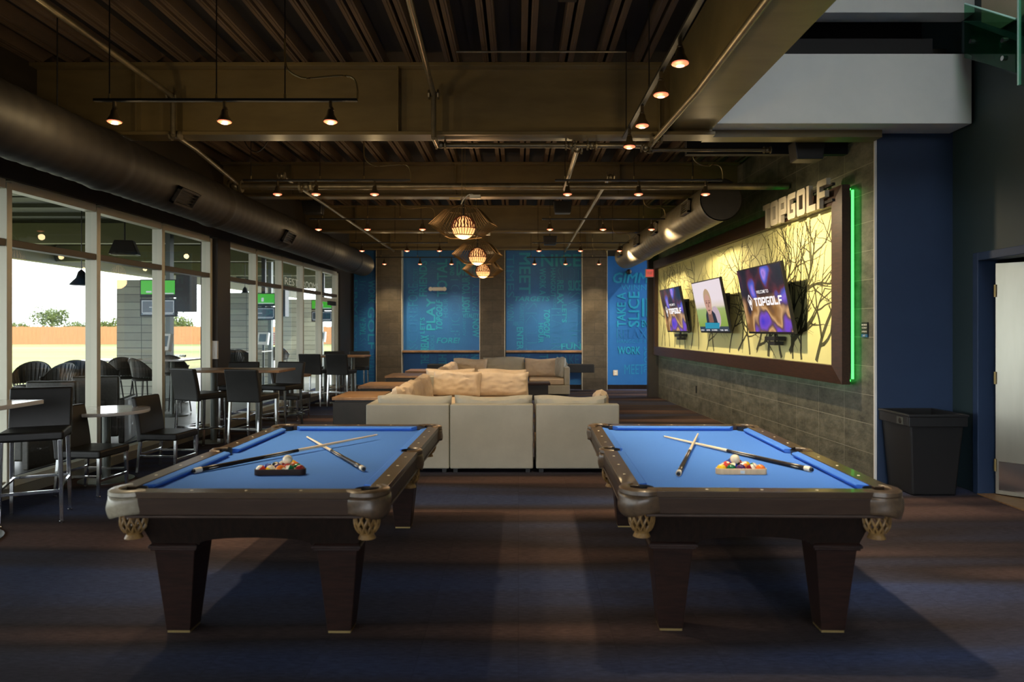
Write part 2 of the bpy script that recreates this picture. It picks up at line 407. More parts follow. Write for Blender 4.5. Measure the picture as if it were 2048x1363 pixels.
mural('blue word mural reading PLAY and TOTAL, left of the central pillar', 805, 960, 497, [
 ('VICTORY',452,235,485,345,90,1), ('FRIENDS',490,190,540,410,90,0), ('AROUND',560,190,594,400,90,2), ('TOTAL',600,180,665,412,90,0),
 ('AND',680,225,708,280,-90,0), ('DRIVE',722,190,850,282,0,0), ('FORE',420,330,485,470,90,1), ('PLAY',535,420,590,620,90,0),
 ("LET'S",495,540,525,640,90,0), ('RELAX',500,650,550,742,90,0), ('TOPGOLF',595,430,635,615,90,0), ('HOUR',640,420,668,540,90,1),
 ('TOPGOLF',685,285,742,650,-90,2), ('HOST YOUR',755,290,805,508,90,0), ('PARTY',818,330,858,500,90,1), ('FORE!',598,665,742,700,0,0),
 ('AGAINST',760,545,780,655,90,1), ('VITALITY',760,515,860,543,0,0), ('NOW',820,548,862,662,-90,0), ('SCORE',425,480,480,735,90,2),
 ('BOOKS',560,650,585,740,90,1), ('THE',500,768,552,830,90,0), ('HANGOUT',560,765,600,832,90,1), ('HIT',610,770,660,835,-90,0), ('MEET',700,770,798,832,0,1), ('FUN',810,770,860,832,90,0)])
mural('blue word mural reading MEET and TARGETS, right of the central pillar', 1012, 1163, 497, [
 ('TIMES',1030,150,1080,420,-90,1), ('MEET',1110,140,1180,395,-90,0), ('NICE',1245,148,1492,226,0,0), ('WORK A',1235,235,1275,400,-90,0),
 ('HANGOUT',1305,235,1335,415,-90,0), ('ROCKS',1320,420,1340,480,-90,1), ('RELAX',1345,310,1385,455,-90,0), ("LET'S",1375,460,1405,572,-90,0),
 ('SHOT',1350,235,1490,305,0,2), ('SLICE',1413,310,1492,375,0,0), ('TARGETS',1080,410,1300,440,0,0), ('AGAINST',1112,450,1140,562,-90,1),
 ('ENTER',1095,600,1135,738,-90,0), ('ABILITY',1070,565,1140,592,0,1), ('TOPGOLF',1262,490,1300,668,-90,0), ('HOUR',1228,575,1260,698,-90,0),
 ('SWING',1415,385,1490,700,-90,2), ('PLAYER',1310,485,1370,738,-90,2), ('SKILL',1150,450,1218,738,-90,2), ('NOW',1035,450,1078,560,90,1),
 ('FUN',1370,702,1492,738,0,0), ('TO',1235,768,1290,832,-90,0), ('BEST',1100,768,1180,832,0,1), ('MAKE',1340,768,1480,832,0,1)])
mural('blue word mural reading GIMME and SLICE, beside the framed branch panel', 1215, 1342, 512, [
 ('GIMME',1690,262,1962,328,0,0), ('WINNER',1740,335,1965,372,0,1), ('TAKE A',1715,385,1770,600,90,0), ('SLICE',1785,380,1855,600,90,0),
 ('IN',1870,422,1962,535,0,0), ('ENTER',1868,555,1965,600,0,0), ('RELAX',1715,612,1900,668,0,2), ('LET',1915,615,1965,668,0,0), ('HANGOUT',1715,676,1875,700,0,1),
 ('ROCKS',1885,676,1962,700,0,1), ('WORK',1720,720,1860,768,0,0), ('SCORE',1880,720,1930,880,-90,1), ('MEET',1760,830,1885,892,0,1)])
# upper dark band above the murals and tiled pillars
pl = MB()
for i, (a, b, lab) in enumerate(((753, 803, 'tiled pillar between the corner mural and the PLAY mural'), (960, 1009, 'central tiled pillar behind the far sofa'),
                  (1165, 1214, 'tiled pillar left of the wall outlet'))):
    x0, x1 = X_at(a, BW-.25), X_at(b, BW-.25); c = (x0+x1)/2
    t = thing('tiled_pillar', lab, 'pillar', (c, BW-.12, 0), 0, 'tiled pillars on the back wall')
    MB().box(x0-c, x1-c, -.13, .12, 0, DK).build('tile_cladding', M['column_tile'], t)
    MB().box(x0-c-.012, x0-c, -.135, .12, 0, DK).box(x1-c, x1-c+.012, -.135, .12, 0, DK).build('metal_edge', M['frame'], t)
struct('baseboard_back', MB().box(-4.6, 4.2, BW-.02, BW, 0, .12), M['wood_black'])
for lab, a, b in (('wooden drink ledge across the PLAY mural', 805, 960), ('wooden drink ledge across the TARGETS mural', 1012, 1164)):
    x0, x1 = X_at(a, 18.7), X_at(b, 18.7); c = (x0+x1)/2
    t = thing('drink_ledge', lab, 'shelf', (c, 18.75, 1.0), 0, 'drink ledges on the back wall')
    MB().box(x0-c, x1-c, -.14, .15, 0, .05).build('shelf_board', M['wood_top'], t, bevel=.005)
    MB().box(x0-c, x1-c, -.10, .15, -.03, 0).build('shelf_support', M['wood_black'], t)

# --- right tiled wall and everything hung on it. local x = along the wall, y = into the room
TA, TB = Vector((3.74, 7.36, 0)), Vector((3.34, 16.7, 0))
TR = math.atan2(TB.y-TA.y, TB.x-TA.x); TL = (TB-TA).length
def tu(y): return (y-TA.y)/(TB.y-TA.y)*TL
wr = struct('wall_right', MB().box(0, TL, -.25, 0, 0, DK+.3), M['wall_tile'], loc=TA, rz=TR)
struct('trim_2', MB().box(-.014, .0, -.02, .006, 0, 3.69), M['white'], loc=TA, rz=TR)
struct('wall_right_return', MB().box(3.1, 6.6, 16.72, 16.9, 0, DK+.3), M['header'])
# framed branch panel
pan = thing('framed_branch_panel', 'long dark-framed pale yellow panel printed with bare branches', 'wall art', TA, TR)
u0, u1, z0, z1, fw_ = tu(7.72), tu(16.55), 1.015, 3.22, .20
fo = .16
pb = MB()
def framebar(mb, a, b, horizontal):
    pass
outer = [(u0, z0), (u1, z0), (u1, z1), (u0, z1)]; inn = [(u0+fw_, z0+fw_), (u1-fw_, z0+fw_), (u1-fw_, z1-fw_), (u0+fw_, z1-fw_)]
fm = MB()
for k in range(4):
    a, b, c, d = outer[k], outer[(k+1)%4], inn[(k+1)%4], inn[k]
    v = [(a[0], .07, a[1]), (b[0], .07, b[1]), (c[0], .07, c[1]), (d[0], .07, d[1]), (a[0], fo, a[1]), (b[0], fo, b[1]), (c[0], fo+.02, c[1]), (d[0], fo+.02, d[1])]
    fm.add(v, [(3,2,1,0), (4,5,6,7), (0,1,5,4), (1,2,6,5), (2,3,7,6), (3,0,4,7)])
fm.build('picture_frame', M['mahogany'], pan)
MB().box(u0+.1, u1-.1, .05, .09, z0+.1, z1-.1).build('panel_face', M['panel'], pan)
MB().box(u0+.12, u1-.12, 0, .05, z0+.12, z1-.12).build('backing_box', M['black'], pan)
MB().box(u0-.006, u0+.022, .028, .046, z0+.06, z1-.06).box(u0+.06, u1-.06, .03, .045, z0+.03, z0+.05).box(u0+.06, u1-.06, .03, .045, z1-.05, z1-.03).build('green_light_strip', M['led_green'], pan)
# branches
br = MB(); rb = random.Random(21)
ua, ub, za, zb = u0+fw_+.004, u1-fw_-.004, z0+fw_+.004, z1-fw_-.004
def seg(p, q, w0, w1):
    d = Vector((q[0]-p[0], q[1]-p[1])); L = d.length
    if L < 1e-5: return
    nx, ny = -d.y/L, d.x/L
    pts = [(p[0]+nx*w0, p[1]+ny*w0), (p[0]-nx*w0, p[1]-ny*w0), (q[0]-nx*w1, q[1]-ny*w1), (q[0]+nx*w1, q[1]+ny*w1)]
    if all(ua < a < ub and za < b < zb for a, b in pts):
        br.add([(a, .0925, b) for a, b in pts], [(3,2,1,0)])
def twig(p, ang, L, w_, depth):
    w_ *= 1.0; n_ = max(3, int(L/.10)); a = ang; x, z = p; w0 = w_
    for i in range(n_):
        a += rb.uniform(-.24, .24) + (math.pi/2 - a)*.04
        st = L/n_; q = (x+math.cos(a)*st, z+math.sin(a)*st); w1 = w_*(1-.75*(i+1)/n_)
        seg((x, z), q, w0, w1)
        if rb.random() < .35: seg(q, (q[0]+.02*math.cos(a+1), q[1]+.03*math.sin(a+1)), w1*1.3, w1*.5)
        x, z = q; w0 = w1
        if depth > 0 and i > 0 and rb.random() < .40:
            s_ = rb.choice((-1, 1)); twig((x, z), a + s_*rb.uniform(.5, 1.0), L*rb.uniform(.35, .62), w1*.80, depth-1)
for du, ang, L, w_, dp in ((.55, 2.2, 1.9, .034, 3), (.95, 1.3, 1.7, .024, 3), (1.35, 2.0, 1.8, .045, 3), (1.55, 1.1, 1.6, .030, 3), (1.2, 1.7, 2.0, .020, 3), (2.0, 1.9, 1.7, .040, 3),
            (2.5, 2.5, 1.8, .032, 2), (2.7, 1.5, 1.9, .026, 3), (3.3, 2.6, 1.4, .024, 3), (3.6, 1.7, 1.8, .022, 3), (4.4, 1.4, 1.7, .022, 3), (4.8, 2.3, 1.5, .020, 3),
            (5.3, 1.5, 2.0, .018, 3), (5.8, 1.9, 1.9, .020, 3), (6.2, 1.3, 1.9, .018, 3), (6.6, 1.6, 2.0, .022, 3), (7.0, 1.8, 1.8, .018, 3), (7.4, 1.5, 2.0, .020, 3), (7.8, 1.4, 1.9, .018, 3), (8.1, 1.7, 2.0, .018, 3)):
    twig((u0+fw_+du, za+.02), ang, L, w_, dp)
twig((ua+.02, 2.15), -2.4+math.pi+math.pi*0+.6, 1.1, .012, 2)
twig((ua+.02, 2.05), 5.5-math.pi*1.0+.2, 1.3, .030, 2)
for _ in range(10):
    twig((rb.uniform(ua+.9, ub), rb.uniform(za, zb-.3)), rb.uniform(.7, 2.5), rb.uniform(.4, .9), rb.uniform(.005, .010), 1)
br.build('branch_print', M['branch'], pan)

# raised letters over the frame
lt = thing('wall_lettering', 'raised metal TOPGOLF letters over the near top corner of the frame', 'sign', TA, TR)
mtw = Matrix(((-1,0,0,0), (0,0,1,0), (0,1,0,0), (0,0,0,1)))      # (a, b, out) -> wall local (x=-a, y=out, z=b)
ua_, ub_ = tu(7.86), tu(9.72); wl_ = (ub_-ua_)/7
BL = {'T': [(0,1,1,.76),(.36,.76,.64,0)], 'O': [(0,1,1,.76),(0,.24,1,0),(0,.8,.27,.2),(.73,.8,1,.2)], 'P': [(0,1,1,.76),(0,.8,.27,0),(.73,.8,1,.5),(.2,.55,1,.31)],
      'G': [(0,1,1,.76),(0,.24,1,0),(0,.8,.27,.2),(.73,.42,1,.2),(.5,.56,1,.36)], 'L': [(0,1,.27,0),(0,.24,1,0)], 'F': [(0,1,1,.76),(0,.8,.27,0),(.2,.58,.85,.36)]}
def block_word(word, left, base, wletter, h, mt, y0, y1, name_, m_, parent, one=None):
    for i, ch in enumerate(word):
        mb = one or MB(); s_ = wletter*.86
        polys = {'T': [[(0,.78),(0,1),(1,1),(1,.78),(.64,.78),(.64,0),(.36,0),(.36,.78)]],
                 'L': [[(0,0),(0,1),(.28,1),(.28,.24),(1,.24),(1,0)]],
                 'F': [[(0,0),(0,.9),(.1,1),(1,1),(1,.77),(.28,.77),(.28,.58),(.85,.58),(.85,.36),(.28,.36),(.28,0)]],
                 'O': [[(0,.1),(0,.9),(.1,1),(.5,1),(.5,.77),(.28,.77),(.28,.23),(.5,.23),(.5,0),(.1,0)], [(.5,0),(.5,.23),(.72,.23),(.72,.77),(.5,.77),(.5,1),(.9,1),(1,.9),(1,.1),(.9,0)]],
                 'P': [[(0,0),(0,1),(.5,1),(.5,.77),(.28,.77),(.28,0)], [(.28,.3),(.28,.52),(.72,.52),(.72,.77),(.5,.77),(.5,1),(.9,1),(1,.9),(1,.4),(.9,.3)]],
                 'G': [[(0,.1),(0,.9),(.1,1),(1,1),(1,.77),(.28,.77),(.28,.23),(.5,.23),(.5,0),(.1,0)], [(.5,0),(.5,.23),(.72,.23),(.72,.36),(.5,.36),(.5,.57),(1,.57),(1,.1),(.9,0)]]}[ch]
        for pg in polys:
            pts = [(left + i*wletter + x*s_ + y*.0, base + y*h) for x, y in pg]
            nn = len(pts); v = [mt @ Vector((a, b, y0)) for a, b in pts] + [mt @ Vector((a, b, y1)) for a, b in pts]
            mb.add(v, [tuple(range(nn)), tuple(range(2*nn-1, nn-1, -1))] + [(i_, nn+i_, nn+(i_+1)%nn, (i_+1)%nn) for i_ in range(nn)])
        if one is None: mb.build(name_, m_, parent)
block_word('TOPGOLF', -ub_, 3.01, wl_, .32, mtw, .20, .25, 'letter', M['letter'], lt)
MB().box(ua_, ub_, .165, .20, 3.06, 3.09).box(ua_, ub_, .165, .20, 3.24, 3.27).build('mounting_rail', M['black_metal'], lt)

# televisions
def tv_material(kind):
    m = bpy.data.materials.new('screen_picture'); m.use_nodes = True; nt = m.node_tree; b = bsdf(m)
    b.inputs['Base Color'].default_value = (.01,.01,.01,1); b.inputs['Roughness'].default_value = .15
    v = coords(m, (1,1,1))
    if kind == 0:
        f = noise(m, v, 2.6, 1.5, .4)
        tc = nd(m, 'ShaderNodeTexCoord'); sp = nd(m, 'ShaderNodeSeparateXYZ'); lk(m, tc.outputs['Generated'], sp.inputs[0])
        top = ramp(m, f, [(.30, (.005,.005,.012)), (.46, (.02,.008,.02)), (.53, (.10,.015,.03)), (.60, (.06,.10,.55)), (.68, (.40,.22,.75)), (.8, (.02,.02,.2))])
        bot = ramp(m, f, [(.30, (.01,.01,.03)), (.42, (.25,.11,.03)), (.50, (.62,.36,.16)), (.56, (.10,.05,.06)), (.64, (.16,.06,.55)), (.75, (.05,.03,.55))])
        st = ramp(m, sp.outputs[2], [(.38, (0,0,0)), (.60, (1,1,1))])
        c = mixc(m, st, bot, top)
    elif kind == 1:
        tc = nd(m, 'ShaderNodeTexCoord'); sp = nd(m, 'ShaderNodeSeparateXYZ'); lk(m, tc.outputs['Generated'], sp.inputs[0])
        c = ramp(m, sp.outputs[2], [(.0, (.02,.04,.07)), (.09, (.02,.04,.07)), (.10, (.22,.34,.05)), (.44, (.34,.42,.12)), (.50, (.72,.60,.50)), (.62, (.80,.68,.70))])
    lk(m, c, b.inputs['Emission Color']); b.inputs['Emission Strength'].default_value = 1.0
    return m
TVM = [tv_material(0), tv_material(1)]
WT = mat('screen_white', (0,0,0), .3, emit=(1,.95,.95), es=1.0)
SKIN = mat('screen_skin', (0,0,0), .3, emit=(.62,.33,.24), es=.9)
SKIND = mat('screen_skin_shadow', (0,0,0), .3, emit=(.26,.12,.08), es=.9)
HAIR = mat('screen_hair', (0,0,0), .3, emit=(.62,.40,.22), es=.8)
SUIT = mat('screen_suit', (0,0,0), .3, emit=(.01,.02,.04), es=.8)
CYAN = mat('screen_cyan', (0,0,0), .3, emit=(.02,.33,.50), es=.8)
def television(label, yc, W, H, kind, cam_below):
    u = tu(yc); t = thing('television', label, 'television', TA + Vector((math.cos(TR)*u, math.sin(TR)*u, 1.56)), TR, 'televisions on the branch panel')
    tilt = Matrix.Translation((0, .26, 0)) @ Matrix.Rotation(R(-11.5), 4, 'X')     # top leans into the room
    def mk(mb, name, m, par=t, **kw):
        mb.v = [tuple(tilt @ Vector(p)) for p in mb.v]; return mb.build(name, m, par, **kw)
    mk(MB().box(-W/2, W/2, -.045, 0, 0, H), 'housing', M['black'], bevel=.006)
    scr = MB().box(-W/2+.018, W/2-.018, 0, .004, .03, H-.018)
    o = mk(scr, 'screen', TVM[kind], t)
    S = Matrix(((-1,0,0,0), (0,0,1,.005), (0,1,0,0), (0,0,0,1)))
    def flat(pts, name, m, off=0):
        mb = MB(); mb.add([S @ Vector((a, b, off)) for a, b in pts], [tuple(range(len(pts)-1,-1,-1))]); mk(mb, name, m, o)
    ell = lambda cx, cy, rx, ry, a0=0, a1=360, n=20: [(cx+rx*math.cos(R(a0+(a1-a0)*k/n)), cy+ry*math.sin(R(a0+(a1-a0)*k/n))) for k in range(n+1)]
    if kind == 0:
        mb = MB(); wl2 = W*.088
        block_word('TOPGOLF', -W*.20, H*.42, wl2, H*.125, S, 0, .0015, '', None, None, one=mb)
        text_into(mb, 'WELCOME TO', (W*.02, H*.625), W*.27, H*.05, S, bold=.01)
        em_ = MB()
        for a, b in (((-.31, .60), (-.345, .52)), ((-.345, .52), (-.30, .36)), ((-.30, .36), (-.255, .52)), ((-.255, .52), (-.31, .60))):
            p, q = Vector((a[0]*W, a[1]*H)), Vector((b[0]*W, b[1]*H)); d = (q-p).normalized()*.008; nn = Vector((-d.y, d.x))
            em_.add([S @ Vector((*k, .0)) for k in (p-nn, q-nn, q+nn, p+nn)], [(0,1,2,3)])
        em_.add([S @ Vector((a, b, 0)) for a, b in ell(-.30*W, .485*H, .022*W, .045*H)], [tuple(range(20,-1,-1))])
        mk(em_, 'screen_emblem', WT, o)
        mk(mb, 'screen_lettering', WT, o)
    else:
        flat(ell(W*.17, H*.30, W*.14, H*.20), 'screen_blur', mat('screen_pale', (0,0,0), .3, emit=(.66,.50,.56), es=.8), .0002)
        flat([(-.20*W,.13*H),(.20*W,.13*H),(.15*W,.36*H),(.05*W,.44*H),(-.11*W,.44*H),(-.17*W,.34*H)], 'screen_coat', SUIT, .0006)
        flat([(-.10*W,.20*H),(.06*W,.20*H),(.05*W,.42*H),(-.09*W,.42*H)], 'screen_neck', SKIND, .0008)
        flat(ell(-.02*W, .625*H, .125*W, .215*H), 'screen_hair', HAIR, .001)
        flat(ell(-.02*W, .545*H, .106*W, .195*H), 'screen_face', SKIN, .0014)
        for a in (-.065, .03): flat(ell(a*W, .575*H, .028*W, .018*H), 'screen_eye', SKIND, .0018)
        for a in (-.065, .03): flat([(a*W-.03*W,.605*H),(a*W+.03*W,.605*H),(a*W+.03*W,.618*H),(a*W-.03*W,.618*H)], 'screen_brow', SKIND, .0018)
        flat([(-.035*W,.49*H),(.0*W,.49*H),(-.008*W,.57*H),(-.022*W,.57*H)], 'screen_nose', SKIND, .0018)
        flat(ell(-.018*W, .43*H, .045*W, .014*H), 'screen_mouth', SKIND, .0018)
        flat([(-.28*W,.085*H),(.20*W,.085*H),(.24*W,.19*H),(-.25*W,.20*H)], 'screen_desk', CYAN, .002)
        mb = MB()
        for i, (a, b) in enumerate(((-.40, .12), (-.20, .12), (.02, .18), (.26, .10), (.40, .09))):
            text_into(mb, ('GOLF', 'LIVE', 'SCORES', 'TOUR', 'NEWS')[i], (a*W, .055*H), b*W, .028*H, S, bold=.01)
        mk(mb, 'screen_ticker', WT, o)
    # wall bracket and the small black player below the screen
    MB().box(-.25, .25, .091-.0, .12, .22, .66).box(-.16, -.12, .12, .25, .30, .60).box(.12, .16, .12, .25, .30, .60).build('wall_bracket', M['black_metal'], t)
    if cam_below:
        MB().box(-.16, .16, .11, .27, -.09, -.035).box(-.14, .04, .13, .26, -.15, -.10).box(-.02, .02, .18, .2, -.1, .01).build('media_box', M['black'], t, bevel=.004)
    return t
television('television farthest along the branch panel, purple blurred TOPGOLF picture', 14.08, 1.52, .90, 0, True)
television('middle television showing a light-haired man in a dark coat', 11.75, 1.52, .90, 1, False)
television('nearest television on the branch panel, purple blurred welcome picture', 9.45, 1.52, .93, 0, True)

# occupancy sign
os_ = thing('occupancy_sign', 'small black and blue occupancy sign on the tiled wall beside the green light', 'sign', TA, TR)
uc = tu(7.53); zs = Z_at(672, 7.5)
MB().box(uc-.06, uc+.06, 0, .012, 1.54, 1.70).build('sign_plate', M['black'], os_)
MB().box(uc-.06, uc+.06, 0, .014, 1.54, 1.572).build('blue_strip', M['nav_sign'], os_)
mb = MB()
for s_, zc in (('MAXIMUM', 1.672), ('OCCUPANCY', 1.64), ('50 PERSONS', 1.60)):
    text_into(mb, s_, (-uc, zc), .10, .018, Matrix(((-1,0,0,0), (0,0,1,.0145), (0,1,0,0), (0,0,0,1))), bold=.02)
text_into(mb, 'EXIT', (-uc, 1.556), .05, .016, Matrix(((-1,0,0,0), (0,0,1,.0165), (0,1,0,0), (0,0,0,1))), bold=.02)
mb.build('sign_lettering', M['white'], os_)
tag(MB().box(tu(13.65)-.03, tu(13.65)+.03, 0, .012, .38, .52).build('floor_box', M['black'], loc=TA, rz=TR), 'small black cover plate low on the tiled wall below the branch panel', 'cover plate')

# --- blue wall, side wall with the doorway, void above
struct('wall_front_blue', MB().box(3.762, 4.72, 7.335, 7.5, 0, 3.69), M['navy'])
DX = 4.55
side = MB().box(DX, DX+.15, 6.95, 8.0, 0, 8).box(DX, DX+.15, 5.80, 6.95, 2.33, 8).box(DX, DX+.15, -6, 5.80, 0, 8)
struct('wall_side', side, M['dark_wall'])
# gable over the void and its lit bulkhead faces
struct('trim_3', MB().box(1.93, 4.52, 6.98, 7.36, 3.675, 4.37), M['grey_face'], bevel=.004)
struct('trim_4', MB().box(1.93, 4.55, 6.98, 7.2, 4.78, 5.6), M['grey_face'], bevel=.004)
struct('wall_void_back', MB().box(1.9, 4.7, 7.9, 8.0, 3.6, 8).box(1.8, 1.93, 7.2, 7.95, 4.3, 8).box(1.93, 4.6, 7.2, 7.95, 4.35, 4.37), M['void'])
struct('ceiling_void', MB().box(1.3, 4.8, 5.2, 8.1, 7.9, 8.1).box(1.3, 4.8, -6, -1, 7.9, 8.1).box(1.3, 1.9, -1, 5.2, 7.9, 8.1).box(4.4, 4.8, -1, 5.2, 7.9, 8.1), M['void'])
sk = struct('window_20', MB().box(1.9, 4.4, 2.05, 2.13, 7.9, 8.1).box(1.9, 4.4, -1, -.94, 7.9, 8.1).box(1.9, 4.4, 5.14, 5.2, 7.9, 8.1), M['frame'])  # unseen skylight, added to brighten the grey bulkhead
MB().add([(1.9, -1, 8.0), (4.4, -1, 8.0), (4.4, 5.2, 8.0), (1.9, 5.2, 8.0)], [(0,1,2,3)]).build('added_skylight_pane', M['glass'], sk)
struct('wall_gallery', MB().box(4.53, 4.549, -6, 6.85, 4.45, 7.9), M['gallery'])
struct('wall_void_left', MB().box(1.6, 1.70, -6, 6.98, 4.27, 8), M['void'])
# recess that the doorway opens on
struct('wall_passage', MB().box(4.70, 6.9, 7.2, 7.35, 0, 2.9).box(6.4, 6.5, 4.9, 7.2, 0, 2.9).box(4.70, 6.5, 4.9, 5.0, 0, 2.9), M['dark_wall'])
struct('ceiling_passage', MB().box(4.70, 6.5, 4.9, 7.3, 2.9, 3.0), M['dark_wall'])
df = struct('door_2', MB().box(DX-.03, DX+.17, 6.89, 6.97, 0, 2.38).box(DX-.03, DX+.17, 5.78, 5.86, 0, 2.38).box(DX-.03, DX+.17, 5.86, 6.89, 2.30, 2.38), M['navy'], bevel=.006)
leaf = thing('door_leaf', 'brushed steel door standing ajar in the blue frame', 'door', (DX+.13, 6.86, 0), R(-48))
MB().box(0, 1.0, -.022, .022, .02, 2.27).build('door_slab', M['steel'], leaf, bevel=.003)
MB().box(.03, .97, -.028, -.022, .06, .34).build('kick_plate', M['chrome'], leaf)
for z in (.3, 1.15, 2.0): MB().tube([(0, -.03, z-.06), (0, -.03, z+.06)], .012, 8).build('hinge', M['brass'], leaf)
struct('trim_5', MB().box(DX-.03, DX+.5, 5.8, 6.9, 0, .012), M['wood_top'])
# rear of the hall behind the camera: wide glazed openings on both storeys
struct('wall_rear', MB().box(-5.6, -4.9, -6.1, -5.9, 0, 8).box(-5.6, 4.7, -6.1, -5.9, 0, .1).box(-5.6, 4.7, -6.1, -5.9, 3.05, 4.6)
       .box(-5.6, 1.6, -6.1, -5.9, 4.6, 8).box(-1.8, -1.6, -6.1, -5.9, 0, 4).box(1.5, 1.7, -6.1, -5.9, 0, 8).box(1.7, 4.7, -6.1, -5.9, 7.4, 8), M['header'])

# --- steel: deck, beams, girder
dk = MB(); x = -5.6
while x < 3.9:
    y1 = 19.2
    y0 = -6 if x < 1.5 else 7.1
    for a, b, z in ((0, .055, 0), (.085, .14, 0)):
        dk.box(x+a, x+b, y0, y1, DK, DK+.13, 0)
        dk.box(x+a+.02, x+b-.02, y0, y1, DK-.006, DK, 0)
    x += .375
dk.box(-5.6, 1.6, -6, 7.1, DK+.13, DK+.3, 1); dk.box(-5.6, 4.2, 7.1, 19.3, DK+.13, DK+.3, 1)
struct('ceiling', dk, [M['deck'], M['deck_shade']])
def ibeam(label, y, x0, x1, zb, zt, fw=.24, ft=.035, web=.02):
    t = thing('steel_beam', label, 'beam', ((x0+x1)/2, y, zb), 0, 'steel ceiling beams')
    h = (x1-x0)/2; H = zt-zb
    m_ = MB().box(-h, h, -fw/2, fw/2, 0, ft).box(-h, h, -fw/2, fw/2, H-ft, H).box(-h, h, -web/2, web/2, ft, H-ft)
    m_.build('beam_section', M['beam'], t, bevel=.003, seg=1)
    s_ = MB()
    k = -h+1.2
    while k < h: s_.box(k-.006, k+.006, -fw/2+.02, fw/2-.02, ft, H-ft); k += 2.6
    s_.build('web_stiffener', M['beam'], t)
    return t
ibeam('deep nearest steel beam crossing the whole ceiling', 7.05, -5.0, 1.95, 3.55, DK)
ibeam('steel beam crossing above the first pendant lamp, second from the camera', 11.2, -4.8, 3.5, 3.72, DK)
ibeam('steel beam crossing above the far sofa, third from the camera', 15.1, -4.7, 3.4, 3.70, DK)
ibeam('steel beam against the back wall above the murals', 18.62, -4.6, 4.2, 3.72, DK, .2)
gd = thing('ceiling_girder', 'heavy boxed girder running toward the camera beside the open void', 'girder', (1.72, 0, 3.62))
MB().box(-.21, .21, -6, 7.0, 0, .65).build('girder_box', M['beam'], gd, bevel=.004, seg=1)
MB().box(-.25, -.21, -6, 7.0, 0, .03).build('girder_flange', M['beam'], gd)
struct('trim_6', MB().box(1.93, 3.74, 7.2, 7.4, 3.60, 3.68), M['beam'])
struct('wall_void_fill', MB().box(1.93, 4.5, 7.36, 7.5, 3.68, DK+.3), M['header'])

# --- glass guard of the upper gallery
SG = .66
def slope(y): return 4.33 - SG*(6.85-y)
gg = thing('glass_guard', 'green-edged glass guard of the staircase at the top right', 'railing', (4.33, 0, 0))
def yz(pts, x0, x1, mb=None):
    mb = mb or MB(); n_ = len(pts); v = [(x0, y, z) for y, z in pts] + [(x1, y, z) for y, z in pts]
    return mb.add(v, [tuple(range(n_-1,-1,-1)), tuple(range(n_, 2*n_))] + [(i, (i+1)%n_, n_+(i+1)%n_, n_+i) for i in range(n_)])
yz([(6.10, 3.86), (6.80, 4.26), (6.80, 4.78), (6.10, 4.32)], 0, .016).build('glass_sheet', M['green_glass'], gg)
yz([(4.60, 2.90), (6.06, 3.74), (6.06, 5.1), (4.60, 4.2)], 0, .016).build('glass_sheet', M['green_glass'], gg)
GE = mat('glass_edge', (.55,.9,.8), .2)
MB().tube([(.008, 6.10, 4.325), (.008, 6.80, 4.785)], .010, 6).build('polished_edge', GE, gg)
MB().box(-.003, .019, 6.055, 6.075, 3.74, 5.1).build('polished_edge', GE, gg)
for yy, zz in ((6.68, 4.37), (6.24, 4.20), (6.24, 4.04), (5.9, 3.98), (5.9, 3.82)):
    MB().lathe([(.001, 0), (.022, 0), (.022, .045), (.001, .045)], (0,0,0), 12).build('standoff_pin', M['chrome'], gg, smooth=True).matrix_local = Matrix.Translation((-.02, yy, zz)) @ Matrix.Rotation(R(90), 4, 'Y')
struct('trim_7', yz([(4.60, slope(4.6)-.05), (6.9, slope(6.9)), (6.9, slope(6.9)+.30), (4.60, slope(4.6)+.27)], 4.37, 4.55), M['dark_wall'])
# ================================================================== CEILING SERVICES
def smooth_path(p, n=5):
    p = [Vector(q) for q in p]; p = [p[0]] + p + [p[-1]]; out = []
    for i in range(1, len(p)-2):
        a, b, c, d = p[i-1:i+3]
        for k in range(n):
            t_ = k/n; out.append(.5*(2*b + (c-a)*t_ + (2*a-5*b+4*c-d)*t_**2 + (3*b-a-3*c+d)*t_**3))
    return out + [p[-1]]
# track lights: rod, track, lamp heads with real spot lamps
def lamp_head(parent, x, y, z, aim, e, spread=75, spill=3):
    h = bpy.data.objects.new('lamp_head', None)
    mb = MB().tube([(0,0,0), (0,0,-.05)], .014, 8).tube([(0,0,-.05), (.012,0,-.075)], .02, 8)
    mb.lathe([(.020, -.065), (.026, -.075), (.030, -.105), (.056, -.150), (.058, -.158)], n=14)
    o = mb.build('lamp_head', M['lamp_cone'], parent, smooth=True, loc=(x, y, z))
    MB().lathe([(.050, -.156), (.052, -.164), (.034, -.174), (.001, -.177)], n=14).build('bulb', M['bulb'], o, smooth=True)
    MB().lathe([(.026, -.1765), (.001, -.182)], n=10).build('bulb_centre', M['bulb_core'], o, smooth=True)
    ld = bpy.data.lights.new('lamp_light', 'SPOT'); ld.energy = e; ld.color = (1, .76, .46); ld.spot_size = R(spread); ld.spot_blend = 1.0; ld.shadow_soft_size = .045
    lo = bpy.data.objects.new('lamp_light', ld); COL.objects.link(lo); lo.parent = o; lo.location = (0, 0, -.20)
    lo.rotation_euler = Vector(aim).to_track_quat('-Z', 'Y').to_euler()
    sd = bpy.data.lights.new('lamp_spill', 'POINT'); sd.energy = spill; sd.color = (1, .72, .36); sd.shadow_soft_size = .05
    so = bpy.data.objects.new('lamp_spill', sd); COL.objects.link(so); so.parent = o; so.location = (0, .02, -.26)
    bpy.data.objects.remove(h)
    return o
TZ = 3.43
